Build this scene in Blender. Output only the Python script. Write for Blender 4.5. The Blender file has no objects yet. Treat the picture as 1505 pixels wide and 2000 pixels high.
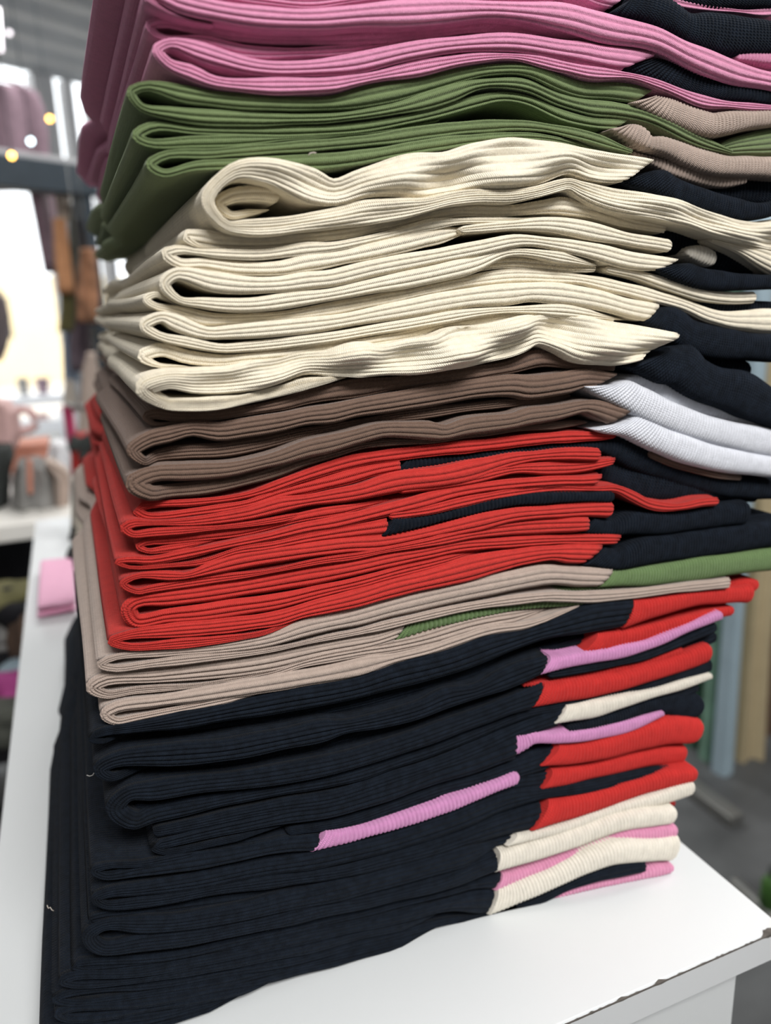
import bpy, math, random
import numpy as np

random.seed(7); np.random.seed(7)
S = bpy.context.scene
COL = S.collection

# ------------------------------------------------------------------ camera, world, lights, exposure
PITCH, ROLL, YAW = math.radians(14.9), math.radians(2.0), math.radians(21.9)
FPX, CX, CY = 1500.0, 752.5, 1000.0
CAM = np.array([0.0, -0.3024, 0.32])               # metres; z = 0 is the counter top, y = 0 the front of the pile
_fw = np.array([math.sin(YAW)*math.cos(PITCH), math.cos(YAW)*math.cos(PITCH), -math.sin(PITCH)])
_r0 = np.array([math.cos(YAW), -math.sin(YAW), 0.0]); _u0 = np.cross(_r0, _fw)
_rt = _r0*math.cos(ROLL) - _u0*math.sin(ROLL); _up = _u0*math.cos(ROLL) + _r0*math.sin(ROLL)

def ray(px, py): return _fw + _rt*(px-CX)/FPX - _up*(py-CY)/FPX
def at(px, py, y=None, z=None, x=None):
    """point of the place that was measured at pixel px, py of the photograph, on the plane y, z or x = const"""
    d = ray(px, py)
    if y is not None: t = (y-CAM[1])/d[1]
    elif z is not None: t = (z-CAM[2])/d[2]
    else: t = (x-CAM[0])/d[0]
    return CAM + d*t

from mathutils import Matrix, Vector
cam = bpy.data.cameras.new('camera'); camo = bpy.data.objects.new('camera', cam); COL.objects.link(camo)
M = Matrix(((_rt[0], _up[0], -_fw[0], CAM[0]), (_rt[1], _up[1], -_fw[1], CAM[1]), (_rt[2], _up[2], -_fw[2], CAM[2]), (0, 0, 0, 1)))
camo.matrix_world = M
cam.sensor_fit = 'VERTICAL'; cam.sensor_height = 36.0; cam.lens = 36.0*FPX/2000.0
cam.clip_start = 0.02; cam.clip_end = 100
cam.dof.use_dof = True; cam.dof.focus_distance = 0.335; cam.dof.aperture_fstop = 5.6
S.camera = camo

S.view_settings.view_transform = 'Standard'; S.view_settings.look = 'None'
S.view_settings.gamma = 1.0; S.view_settings.use_curve_mapping = False
S.view_settings.exposure = 0.12

wd = bpy.data.worlds.new('world'); S.world = wd; wd.use_nodes = True
bg = wd.node_tree.nodes['Background']; bg.inputs[0].default_value = (0.93, 0.97, 1.0, 1); bg.inputs[1].default_value = 3.0

def area(name, loc, target, sx, sy, power, color=(1, 1, 1)):
    l = bpy.data.lights.new(name, 'AREA'); l.shape = 'RECTANGLE'; l.size = sx; l.size_y = sy; l.energy = power; l.color = color
    o = bpy.data.objects.new(name, l); COL.objects.link(o); o.location = loc
    o.rotation_euler = (Vector(target)-Vector(loc)).to_track_quat('-Z', 'Y').to_euler()
    return o
area('overhead_key_fill_light', (0.2, -1.45, 1.9), (0.18, 0.0, 0.1), 1.3, 0.7, 63, (1.0, 0.985, 0.97))
area('overhead_key_fill_light', (1.3, 0.2, 1.98), (1.0, 0.4, 0.0), 0.6, 1.2, 26, (1.0, 0.985, 0.97))  # added fill, brightens the clothes hanging on the right
area('overhead_key_fill_light', (0.5, 2.6, 1.98), (0.3, 2.5, 0.0), 1.2, 0.7, 40, (1.0, 0.985, 0.97))  # added fill with no visible source, lifts the things at the back

# ------------------------------------------------------------------ materials
def newmat(name):
    m = bpy.data.materials.new(name); m.use_nodes = True
    return m, m.node_tree, m.node_tree.nodes['Principled BSDF']

def plain(name, col, rough=0.6, var=0.06, scale=30.0, bump=0.0, spec=0.4, metallic=0.0, emit=None, estr=0.0):
    m, t, b = newmat(name)
    n = t.nodes.new('ShaderNodeTexNoise'); n.inputs['Scale'].default_value = scale; n.inputs['Detail'].default_value = 5
    tc = t.nodes.new('ShaderNodeTexCoord'); t.links.new(tc.outputs['Object'], n.inputs['Vector'])
    r = t.nodes.new('ShaderNodeValToRGB'); r.color_ramp.elements[0].position = 0.3; r.color_ramp.elements[1].position = 0.7
    c = np.array(col)
    r.color_ramp.elements[0].color = (*(c*(1-var)), 1); r.color_ramp.elements[1].color = (*np.minimum(c*(1+var), 1), 1)
    t.links.new(n.outputs['Fac'], r.inputs['Fac']); t.links.new(r.outputs['Color'], b.inputs['Base Color'])
    b.inputs['Roughness'].default_value = rough; b.inputs['Specular IOR Level'].default_value = spec; b.inputs['Metallic'].default_value = metallic
    if bump:
        bp = t.nodes.new('ShaderNodeBump'); bp.inputs['Strength'].default_value = bump; bp.inputs['Distance'].default_value = 0.002
        t.links.new(n.outputs['Fac'], bp.inputs['Height']); t.links.new(bp.outputs['Normal'], b.inputs['Normal'])
    if emit:
        b.inputs['Emission Color'].default_value = (*emit, 1); b.inputs['Emission Strength'].default_value = estr
    return m

def knit(name, col, sheen=0.5, ribbump=0.5, stitch=0.0008, var=0.07):
    """ribbed knit: uv.x = metres along the rib, uv.y = rib count across"""
    m, t, b = newmat(name)
    N, L = t.nodes, t.links
    uv = N.new('ShaderNodeUVMap'); uv.uv_map = 'knit'
    sp = N.new('ShaderNodeSeparateXYZ'); L.new(uv.outputs['UV'], sp.inputs[0])
    def math_(op, a, bb=None, v=None):
        k = N.new('ShaderNodeMath'); k.operation = op
        L.new(a, k.inputs[0])
        if bb is not None: L.new(bb, k.inputs[1])
        elif v is not None: k.inputs[1].default_value = v
        return k.outputs[0]
    s1 = math_('ABSOLUTE', math_('SINE', math_('MULTIPLY', sp.outputs['Y'], v=math.pi)))
    s1 = math_('POWER', s1, v=0.6)
    # stitches lean, so the wave along the rib is skewed by the place across it
    fr = math_('PINGPONG', sp.outputs['Y'], v=0.5)
    sk = math_('MULTIPLY', fr, v=1.4)
    s2 = math_('SINE', math_('ADD', math_('MULTIPLY', sp.outputs['X'], v=2*math.pi/stitch), math_('MULTIPLY', sk, v=2*math.pi)))
    s2 = math_('MULTIPLY', s2, v=0.30)
    no = N.new('ShaderNodeTexNoise'); no.inputs['Scale'].default_value = 900; no.inputs['Detail'].default_value = 3
    tc = N.new('ShaderNodeTexCoord'); L.new(tc.outputs['Object'], no.inputs['Vector'])
    h = math_('ADD', math_('ADD', s1, s2), math_('MULTIPLY', no.outputs['Fac'], v=0.8))
    bp = N.new('ShaderNodeBump'); bp.inputs['Strength'].default_value = ribbump; bp.inputs['Distance'].default_value = 0.0009
    L.new(h, bp.inputs['Height']); L.new(bp.outputs['Normal'], b.inputs['Normal'])
    n2 = N.new('ShaderNodeTexNoise'); n2.inputs['Scale'].default_value = 260; n2.inputs['Detail'].default_value = 6
    L.new(tc.outputs['Object'], n2.inputs['Vector'])
    r = N.new('ShaderNodeValToRGB'); c = np.array(col)
    r.color_ramp.elements[0].position = 0.3; r.color_ramp.elements[0].color = (*(c*(1-var)), 1)
    r.color_ramp.elements[1].position = 0.7; r.color_ramp.elements[1].color = (*np.minimum(c*(1+var), 1), 1)
    L.new(n2.outputs['Fac'], r.inputs['Fac']); L.new(r.outputs['Color'], b.inputs['Base Color'])
    b.inputs['Roughness'].default_value = 0.92; b.inputs['Specular IOR Level'].default_value = 0.15
    b.inputs['Subsurface Weight'].default_value = 0.0
    b.inputs['Sheen Weight'].default_value = sheen; b.inputs['Sheen Roughness'].default_value = 0.5
    b.inputs['Sheen Tint'].default_value = (*np.minimum(c*0.6+0.3, 1), 1)
    return m

K = dict(
    pink=knit('pink_rib_knit', (0.75, 0.305, 0.475), sheen=0.8),
    green=knit('olive_green_rib_knit', (0.16, 0.215, 0.092), sheen=0.7),
    cream=knit('cream_rib_knit', (0.90, 0.82, 0.655)),
    brown=knit('brown_rib_knit', (0.175, 0.112, 0.083)),
    red=knit('red_rib_knit', (0.54, 0.040, 0.033), sheen=0.15),
    tan=knit('taupe_rib_knit', (0.46, 0.365, 0.31)),
    navy=knit('black_navy_rib_knit', (0.0066, 0.0102, 0.0170), sheen=0.05, var=0.35),
    white=knit('white_rib_knit', (0.74, 0.76, 0.82)),
    lilac=knit('orchid_pink_rib_knit', (0.66, 0.29, 0.54)),
    redp=knit('bright_red_rib_knit', (0.58, 0.034, 0.030), sheen=0.15),
    ivory=knit('ivory_rib_knit', (0.82, 0.77, 0.67)),
    olive=knit('leaf_green_rib_knit', (0.145, 0.225, 0.09)),
)

# ------------------------------------------------------------------ object helpers
def link(name, me, parent=None, mat=None):
    o = bpy.data.objects.new(name, me); COL.objects.link(o)
    if mat is not None: me.materials.append(mat)
    if parent is not None: o.parent = parent
    return o
def thing(name, label, cat, loc=(0, 0, 0), group=None):
    o = bpy.data.objects.new(name, None); COL.objects.link(o); o.location = loc; o.empty_display_size = 0.02
    o['label'] = label; o['category'] = cat
    if group: o['group'] = group
    return o
def tag(o, label, cat, group=None):
    o['label'] = label; o['category'] = cat
    if group: o['group'] = group
    return o
def struct(o): o['kind'] = 'structure'; return o

def meshdata(name, v, f, smooth=False, uv=None):
    me = bpy.data.meshes.new(name); me.from_pydata([tuple(map(float, p)) for p in v], [], f); me.update()
    if smooth: me.polygons.foreach_set('use_smooth', [True]*len(me.polygons))
    return me

# ------------------------------------------------------------------ the folded knit: strips of fabric swept along their fold
PXM = 0.345/1500.0*1.06        # metres in one pixel near the front of the pile (for lengths only)

def catmull(P, n=16):
    P = np.asarray(P, float); Q = np.vstack([2*P[0]-P[1], P, 2*P[-1]-P[-2]]); out = []
    for i in range(1, len(Q)-2):
        p0, p1, p2, p3 = Q[i-1], Q[i], Q[i+1], Q[i+2]
        d01 = max(np.hypot(*(p1-p0)[:2]), 1e-6)**.5; d12 = max(np.hypot(*(p2-p1)[:2]), 1e-6)**.5; d23 = max(np.hypot(*(p3-p2)[:2]), 1e-6)**.5
        m1 = (p2-p1)+d12*((p1-p0)/d01-(p2-p0)/(d01+d12)); m2 = (p2-p1)+d12*((p3-p2)/d23-(p3-p1)/(d12+d23))
        t = np.linspace(0, 1, n, endpoint=False)[:, None]
        out.append((2*t**3-3*t**2+1)*p1+(t**3-2*t**2+t)*m1+(-2*t**3+3*t**2)*p2+(t**3-t**2)*m2)
    out.append(Q[-2][None]); return np.vstack(out)

def flap2d(pts, p0, pR=0.0):
    out = []
    for (x, t, b) in pts:
        p = p0+pR*min(max((x-960)/380.0, 0), 1.1)
        T = at(x, t, y=p); B = at(x, b, y=p); c = (T+B)/2
        out.append((c[0], c[2], max(np.hypot(T[0]-B[0], T[2]-B[2])/2, 0.0006), p))
    return np.array(out)

def strip(parent, name, mat, U, L=None, bend=None, p=0.0, pR=0.0, pL=0.0, D=0.50, cross=False, pitch=None, nt=False, sR=0.0, sL=0.0, rR=False, rL=False, amp=None, wav=0.0, hole=0.90, seed=None, bulge=0.9, label=None):
    """U, L: (x, top, bottom) pixels of the upper and lower flap, left to right, measured on the plane y = p (metres).
    bend = (x, y) pixel of the outer left end of the fold that joins them. sL, sR: slant of an end in px (top further right). rL, rR: rounded ends."""
    rs = np.random.RandomState(seed if seed is not None else int(abs(U[0][0]*13+U[0][1]*7+len(U)*31)) % 99991)
    pitch = pitch or (0.0021 if cross else 0.0017)
    u = flap2d(U, p, pR); leftX = None
    if bend is not None:
        l = flap2d(L, p, pR); l[:, 3] += np.clip((np.arange(len(l)))/1.0, 0, 1)*pL; bp = at(bend[0], bend[1], y=p); leftX = bp[0]
        # near the fold the fabric thins and keeps to the outside, so the loop stays open
        for arr, sg in ((u, 1), (l, -1)):
            for i in range(len(arr)):
                d = (arr[i][0]-leftX)/(60*PXM); k = hole+(1-hole)*min(max(d, 0)**1.5, 1)
                h0 = arr[i][2]; arr[i][2] = h0*k; arr[i][1] += sg*h0*(1-k)
        hb = 0.55*(u[0][2]+l[0][2])
        mid = np.array([[leftX+hb, (u[0][1]+l[0][1])/2*0.4+bp[2]*0.6, hb, p]])
        ctl = np.vstack([u[::-1], mid, l])
    else: ctl = u
    dn = catmull(ctl, 18)
    seg = np.hypot(np.diff(dn[:, 0]), np.diff(dn[:, 1])); s = np.concatenate([[0], np.cumsum(seg)]); tot = s[-1]
    tx = np.gradient(dn[:, 0], s+np.arange(len(s))*1e-9); tz = np.gradient(dn[:, 1], s+np.arange(len(s))*1e-9)
    ang = np.unwrap(np.arctan2(tz, tx)); kap = np.abs(np.gradient(ang, s+np.arange(len(s))*1e-9))
    kap = np.convolve(np.pad(kap, 4, mode='edge'), np.ones(9)/9, 'valid')
    if cross: step = np.full(len(s), pitch/5.0)
    else: step = np.clip(0.22/np.maximum(kap, 1e-3), 0.0007, 0.0032)
    st = [0.0]
    while st[-1] < tot: st.append(st[-1]+float(np.interp(st[-1], s, step)))
    st[-1] = tot; st = np.array(st)
    startR = bend is not None        # a folded strip starts at the right end of the upper flap
    endsz = []                       # dense stations where an end is rounded or slanted
    def dense(s0, r): return s0+np.array([0, .02, .06, .13, .25, .4, .6, .8, 1.0])*r
    hm = float(np.mean(ctl[:, 2]))
    rA = (rR if startR else rL); rB = (False if startR else rR)
    if rA: st = np.union1d(st, np.clip(dense(0, 1.3*hm), 0, tot))
    if rB: st = np.union1d(st, np.clip(tot-dense(0, 1.3*hm), 0, tot))
    st = st[np.concatenate([[True], np.diff(st) > 2e-5])]
    n = len(st)
    X = np.interp(st, s, dn[:, 0]); Z = np.interp(st, s, dn[:, 1]); H = np.maximum(np.interp(st, s, dn[:, 2]), 0.0004); A = np.interp(st, s, ang); PP = np.interp(st, s, dn[:, 3])
    T = np.stack([np.cos(A), np.sin(A)], 1); Nn = np.stack([T[:, 1], -T[:, 0]], 1)
    # cross-section
    nr = max(2, int(round(2.8*hm/pitch))) if not cross else 0
    nth = nr*6+1 if not cross else 15
    th = np.linspace(math.pi/2, -math.pi/2, nth)
    e = 0.75
    ca = np.sign(np.sin(th))*np.abs(np.sin(th))**e; cb = 1-np.abs(np.cos(th))**e
    bul = np.clip(bulge*H, 0.0008, 0.006)
    # equal arc spacing for the ribs
    aa = ca*hm; yy = cb*min(max(bulge*hm, .0008), .006); al = np.concatenate([[0], np.cumsum(np.hypot(np.diff(aa), np.diff(yy)))])
    tgt = np.linspace(0, al[-1], nth); th2 = np.interp(tgt, al, th)
    ca = np.sign(np.sin(th2))*np.abs(np.sin(th2))**e; cb = 1-np.abs(np.cos(th2))**e
    ph = np.linspace(0, nr, nth) if not cross else np.zeros(nth)
    na = np.sin(th2); ny = -np.cos(th2)
    if amp is None: amp = (0.22 if mat.name.startswith('cream') else 0.40)*pitch if not cross else 0.34*pitch
    depth = rs.uniform(0.75, 1.25, nr+2)
    prof = np.zeros(nth)
    if not cross:
        fr = ph-np.floor(ph+1e-9); prof = np.sqrt(np.maximum(1-(2*fr-1)**2, 0))**1.1-1.0
        prof *= np.interp(ph, np.arange(nr+2), depth)
        v0 = rs.uniform(0, 1, nr+2) > 0.72       # some valleys are the gap between two layers
        for q in range(1, nr):
            if v0[q]: prof -= 0.8*np.exp(-((ph-q)/0.16)**2)
    back = np.array([0.004, 0.012, 0.03, 0.07, 0.13, 0.2, 0.265, 0.31, 0.34, 0.37, 0.42, 0.48, 0.54, 0.585, 0.6])*D/0.5*0.5/0.6
    nb = len(back)
    # slow irregularities along the strip
    def wob(f, k=3):
        o = np.zeros(n)
        for q in range(k): o += math.sin(rs.uniform(0, 6.28))*0+np.sin(st*f*(q+1)*rs.uniform(.7, 1.3)+rs.uniform(0, 6.28))/(q+1)
        return o
    dy = 0.0006*wob(45)+PP
    if wav: dy = dy+wav*wob(70, 2)
    dph = rs.uniform(0, 6.28, 2)
    da = 0.00025*wob(90)
    sc = np.ones(n); back_y = np.zeros(n)
    for flag, dist in ((rA, st), (rB, tot-st)):
        if flag:
            r = np.maximum(1.15*H, .001); q = np.clip(dist/r, 0, 1); k = np.sqrt(np.maximum(1-(1-q)**2, 0.0009))
            sc *= k; back_y += (1-k)*r*0.9
    if bend is not None and sR == 0 and not rR and U[-1][0] < 1190:
        q = np.clip(st/(90*PXM), 0, 1); sc *= 0.12+0.88*q**0.7; back_y += (1-q)*0.004
    if bend is not None and not nt and L[-1][0] < 1240:      # the lower flap runs out under the upper one
        q = np.clip((tot-st)/(90*PXM), 0, 1); sc *= 0.12+0.88*q**0.7; back_y += (1-q)*0.004
    Hs = H*sc
    upsign = np.sign(Nn[:, 1]+1e-9)
    slA, slB = (sR, 0.0) if startR else (sL, sR)
    slA *= PXM*1.05; slB *= PXM*1.05
    shA = slA/2*np.clip(1-st/max(abs(slA)*1.6, 1e-5), 0, 1); shB = slB/2*np.clip(1-(tot-st)/max(abs(slB)*1.6, 1e-5), 0, 1)
    sh = shA+shB; Tr = T*np.sign(T[:, :1]+1e-9)
    m = nth+2*nb
    co = np.zeros((n, m, 3)); uvv = np.zeros((n, m, 2))
    for j in range(m):
        if j < nb: a = Hs+da; yv = bul*1.0+back[nb-1-j]; pj = 0.0; pa = 1.0; py_ = 0.0; phj = -(back[nb-1-j])/pitch; w = 0.0; af = 1.0
        elif j < nb+nth:
            i = j-nb; a = ca[i]*(Hs+da); yv = bul*cb[i]; pj = prof[i]; pa = na[i]; py_ = ny[i]; phj = ph[i]; af = ca[i]
        else:
            i = j-nb-nth; a = -(Hs+da); yv = bul*1.0+back[i]; pj = 0.0; pa = -1.0; py_ = 0.0; phj = nr+back[i]/pitch; af = -1.0
        if cross:
            cr = np.abs(np.sin(math.pi*st/pitch))**0.7-1.0
            dd = amp*cr*np.clip(sc*1.2-.2, 0, 1); ra = a+dd*pa; ry = dd*py_
        else:
            dd = amp*pj*np.minimum(1, sc*1.2); ra = a+dd*pa; ry = dd*py_
        k = np.clip(1-yv/(0.6*D), 0, 1)
        co[:, j, 0] = X+ra*Nn[:, 0]+sh*af*upsign*Tr[:, 0]
        co[:, j, 2] = Z+ra*Nn[:, 1]+sh*af*upsign*Tr[:, 1]
        co[:, j, 1] = yv+ry+back_y*k+dy*k+PP*(1-k)
        if wav and nb <= j < nb+nth: co[:, j, 1] += 1.1*wav*(np.sin(st*88+dph[0]+2.6*af)+0.6*np.sin(st*151+dph[1]-2.0*af))*np.clip(H/0.008, 0, 1)**2*(1-abs(af)**4)
        if cross: uvv[:, j, 0] = (j*0.0012); uvv[:, j, 1] = st/pitch
        else: uvv[:, j, 0] = st; uvv[:, j, 1] = phj
    if leftX is not None:      # the folded ends: two lobes one behind the other
        wgt = np.exp(-np.maximum(co[:, :, 0]-leftX, 0)/0.03)
        Y = co[:, :, 1]; f1 = rs.uniform(-.003, .003); f2 = rs.uniform(.011, .022) if mat.name.startswith('black') else rs.uniform(-.001, .008); cy_ = 0.275+rs.uniform(-.012, .012)
        sf = 0.010*np.exp(-((Y-cy_)/0.02)**2)
        sf += np.interp(Y, [0, 0.05, 0.2, cy_-.01, cy_+.03, 0.36, 0.46, 0.51], [0, 0, f1, f1, f2*.5, f2, f2, f2+0.012])
        co[:, :, 0] += sf*wgt
        co[:, :, 2] += wgt*np.interp(Y, [0, 0.1, 0.27, 0.33, 0.5], [0, 0, rs.uniform(-.003, .003), rs.uniform(-.004, .004), rs.uniform(-.006, .006)])
    co[:, :, 2] = np.maximum(co[:, :, 2], 0.0004)
    v = co.reshape(-1, 3)
    i0 = np.arange(n-1)[:, None]*m; j0 = np.arange(m)[None, :]; j1 = (j0+1) % m
    quads = np.stack([(i0+j0), (i0+m+j0), (i0+m+j1), (i0+j1)], -1).reshape(-1, 4)
    me = bpy.data.meshes.new(name)
    nf = len(quads)+2
    loops = np.concatenate([quads.ravel(), np.arange(m), (n-1)*m+np.arange(m)[::-1]])
    starts = np.concatenate([np.arange(len(quads))*4, [len(quads)*4, len(quads)*4+m]])
    tots = np.concatenate([np.full(len(quads), 4), [m, m]])
    me.vertices.add(len(v)); me.vertices.foreach_set('co', v.astype(np.float32).ravel())
    me.loops.add(len(loops)); me.loops.foreach_set('vertex_index', loops.astype(np.int32))
    me.polygons.add(nf); me.polygons.foreach_set('loop_start', starts.astype(np.int32)); me.polygons.foreach_set('loop_total', tots.astype(np.int32))
    sm = np.ones(nf, bool); sm[-2:] = False
    me.polygons.foreach_set('use_smooth', sm)
    ul = me.uv_layers.new(name='knit'); ul.data.foreach_set('uv', uvv.reshape(-1, 2)[loops].astype(np.float32).ravel())
    me.update(calc_edges=True); me.validate()
    o = link(name, me, parent, mat)
    if label: o['label'] = label
    return o

PILE = 'garments folded in the tall pile on the counter'
def garment(label, loc=(0.1, 0.1, 0.0)):
    g = thing('folded_garment', label, 'garment', (0, 0, 0), PILE)
    return g

# ------------------------------------------------------------------ solid helpers
def box_mesh(name, lo, hi, bev=0.0):
    import bmesh
    bm = bmesh.new(); bmesh.ops.create_cube(bm, size=1.0)
    lo, hi = np.array(lo, float), np.array(hi, float)
    for v in bm.verts: v.co = Vector(((lo+hi)/2+np.array(v.co)*(hi-lo)))
    if bev: bmesh.ops.bevel(bm, geom=bm.edges[:], offset=bev, segments=2, affect='EDGES', profile=0.5)
    me = bpy.data.meshes.new(name); bm.to_mesh(me); bm.free(); return me
def box(name, lo, hi, mat, parent=None, bev=0.0): return link(name, box_mesh(name, lo, hi, bev), parent, mat)

wood_white = plain('white_laminate', (0.71, 0.735, 0.74), 0.35, 0.015, 6, spec=0.5)
edge_white = plain('white_edge_banding', (0.70, 0.72, 0.73), 0.4, 0.02, 10)
chip_mat = plain('bare_board', (0.10, 0.09, 0.08), 0.9, 0.3, 200)
# ---- the counter
ctr = thing('display_counter', 'white laminate counter with chipped edge that carries the tall pile of garments', 'counter', (0.12, 0.5, -0.85))
CO = np.array([0.12, 0.5, -0.85])
def cbox(name, lo, hi, mat, bev=0.0):
    return box(name, np.array(lo)-CO, np.array(hi)-CO, mat, ctr, bev)
CX0, CX1, CY0, CY1 = -0.078, 0.309, -0.0700, 1.05
cbox('counter_top', (CX0, CY0, -0.017), (CX1, CY1, 0.0), wood_white, 0.0008)
cbox('edge_band', (CX0, CY0-0.0012, -0.0172), (CX1+0.0008, CY0, -0.0006), edge_white)
cbox('side_panel', (CX1-0.035, CY0+0.012, -0.85), (CX1-0.018, CY1-0.02, -0.017), wood_white)
cbox('front_panel', (CX0+0.02, CY0+0.010, -0.85), (CX1-0.018, CY0+0.026, -0.017), wood_white)
cbox('side_panel', (CX0+0.02, CY0+0.026, -0.85), (CX0+0.036, CY1-0.02, -0.017), wood_white)
cbox('back_panel', (CX0+0.02, CY1-0.036, -0.85), (CX1-0.018, CY1-0.02, -0.017), wood_white)
# chipped dark line where the edge band meets the top
rs = np.random.RandomState(3); v = []; f = []
xs = np.linspace(CX0, CX1, 240)
for i, x in enumerate(xs):
    w = 0.00035+0.0003*max(0, rs.normal(0, .7)); 
    for c0, ww in ((0.165, .0007), (0.205, .0011), (0.228, .0016), (0.298, .0034), (0.302, .003)):
        w += ww*math.exp(-((x-c0)/0.0022)**2)
    v += [(x, CY0-0.0013, 0.00012), (x, CY0-0.0013+w, 0.00014), (x, CY0-0.0014, -0.0004-0.3*w)]
for i in range(len(xs)-1):
    a = 3*i; f += [(a, a+3, a+4, a+1), (a+2, a+5, a+3, a)]
link('chipped_edge', meshdata('chipped_edge', np.array(v)-CO, f), ctr, chip_mat)

# ---- room
wall_mat = plain('warm_grey_wall', (0.30, 0.29, 0.28), 0.8, 0.05, 3)
ceil_mat = plain('grey_corrugated_ceiling', (0.40, 0.41, 0.42), 0.7, 0.12, 2)
floor_mat = plain('dark_floor', (0.075, 0.078, 0.08), 0.5, 0.3, 8)
frame_mat = plain('grey_window_frame', (0.42, 0.42, 0.43), 0.5, 0.05, 5)
FZ, CZ = -0.85, 2.05
struct(link('floor', meshdata('floor', [(-3, -3, FZ), (5, -3, FZ), (5, 9, FZ), (-3, 9, FZ)], [(0, 1, 2, 3)]), None, floor_mat))
# the shop front with its windows runs obliquely behind the counter
dv = np.array([math.sin(math.radians(58)), math.cos(math.radians(58))]); nv = np.array([-dv[1], dv[0]])
WO = at(120, 158, z=CZ)[:2]
def atw(px, py, off=0.0):
    d = ray(px, py); o = WO+nv*off
    t = ((o-CAM[:2])@nv)/(d[:2]@nv); return CAM+d*t
def along(pt): return (np.array(pt)[:2]-WO)@dv
def obox(a0, a1, q0, q1, z0, z1, name, mat, parent=None, bev=0.0, org=None):
    """box along the shop front: a = metres along it, q = metres behind it"""
    o_ = WO if org is None else org
    me = box_mesh(name, (a0, q0, z0), (a1, q1, z1), bev)
    for vv in me.vertices:
        p_ = o_+dv*vv.co.x+nv*vv.co.y; vv.co = Vector((p_[0], p_[1], vv.co.z))
    return link(name, me, parent, mat)
v = []; f = []
for i in range(0, 97):
    q = -0.02-i*0.085; z = CZ+(0.05 if i % 4 in (1, 2) else 0.0)
    for e_ in (-5.5, 5): pnt = WO+dv*e_+nv*q; v.append((pnt[0], pnt[1], z))
for i in range(96): a = 2*i; f.append((a, a+1, a+3, a+2))
struct(link('ceiling', meshdata('ceiling', v, f), None, ceil_mat))
struct(box('light_block_left', (-1.05, -2.6, FZ), (-0.95, 3.2, CZ+.05), plain('dark_light_block', (0.15, 0.148, 0.15), 0.8, 0.3, 4)))  # unseen blocker, added to darken the left side of the pile
struct(box('wall_right', (2.6, -3, FZ), (2.7, 6.0, CZ+.05), wall_mat))
struct(box('light_block_back', (-1.05, -2.7, FZ), (2.7, -2.6, CZ+.05), wall_mat))  # unseen, added behind the camera to keep sky light off the front
# window posts at the places the photograph shows, then evenly on; panes between them
posts = [along(atw(85, 220)), along(atw(133, 220)), along(atw(178, 220))]
w_post = [0.085, 0.036, 0.04]
for i in range(1, 6): posts.append(posts[0]-0.95*i); w_post.append(0.07)
for i in range(1, 4): posts.append(posts[2]+0.9*i); w_post.append(0.07)
order = np.argsort(posts); posts = [posts[i] for i in order]; w_post = [w_post[i] for i in order]
m, t, b_ = newmat('window_glass'); m.node_tree.nodes.remove(b_)
tr = t.nodes.new('ShaderNodeBsdfTransparent'); gl = t.nodes.new('ShaderNodeBsdfGlossy'); gl.inputs['Roughness'].default_value = 0.02
mx = t.nodes.new('ShaderNodeMixShader'); mx.inputs[0].default_value = 0.05
t.links.new(tr.outputs[0], mx.inputs[1]); t.links.new(gl.outputs[0], mx.inputs[2]); t.links.new(mx.outputs[0], t.nodes['Material Output'].inputs[0])
glass = m
for i, (a, w) in enumerate(zip(posts, w_post)):
    if i == len(posts)-1: break
    wn = bpy.data.objects.new('window_%d' % (i+1), None); COL.objects.link(wn); wn['kind'] = 'structure'
    a2, w2 = posts[i+1], w_post[i+1]
    obox(a-w, a+w, -0.05, 0.05, FZ, CZ, 'window_post', frame_mat, wn)
    obox(a+w, a2-w2, -0.006, 0.006, FZ+0.10, CZ-0.02, 'pane', glass, wn)
    obox(a+w, a2-w2, -0.04, 0.04, FZ, FZ+0.10, 'window_sill', frame_mat, wn)

# ------------------------------------------------------------------ the pile, from the top down
BODY, PANEL = 'body_fold', 'contrast_panel'
mm = 0.001
# ---- pink
g = garment('dusty pink garment with a navy panel, topmost in view, cut off by the frame')
strip(g, PANEL, K['navy'], [(1290, -60, -4), (1400, -40, 15), (1540, -30, 14)], p=4*mm, cross=True, rL=True)
strip(g, BODY, K['pink'], [(1300, -8, 7), (1360, 6, 19), (1465, 18, 29), (1540, 12, 26)], p=6*mm, rL=True)
g = garment('dusty pink garment above the frame, only its folded side in view')
strip(g, BODY, K['pink'], [(245, -186, -160), (600, -150, -116), (1000, -160, -116)], [(240, -152, -122), (600, -110, -76), (1000, -110, -84)], bend=(198, -152), p=1*mm)
g = garment('dusty pink garment with a wide navy panel at the top edge of the frame')
strip(g, BODY, K['pink'], [(300, -98, -70), (420, -70, -42), (520, -50, -22), (600, -40, -14), (700, -48, -22), (800, -62, -32), (1000, -72, -36), (1100, -55, -20), (1160, -40, 2), (1215, -22, 18)],
      [(300, -66, -38), (420, -38, -9), (520, -18, 5), (600, -10, 12), (700, -18, 2), (800, -28, -6), (1000, -32, -8), (1100, -20, 0)], bend=(258, -68), p=5*mm, sR=33)
strip(g, PANEL, K['navy'], [(1222, -10, 22), (1260, -28, 36), (1310, -8, 58), (1350, 20, 80), (1397, 17, 96), (1450, 22, 106), (1540, 36, 102)], p=-2*mm, cross=True, sL=40)
g = garment('dusty pink garment whose thick ribbed flap sweeps down over the navy panels')
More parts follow.
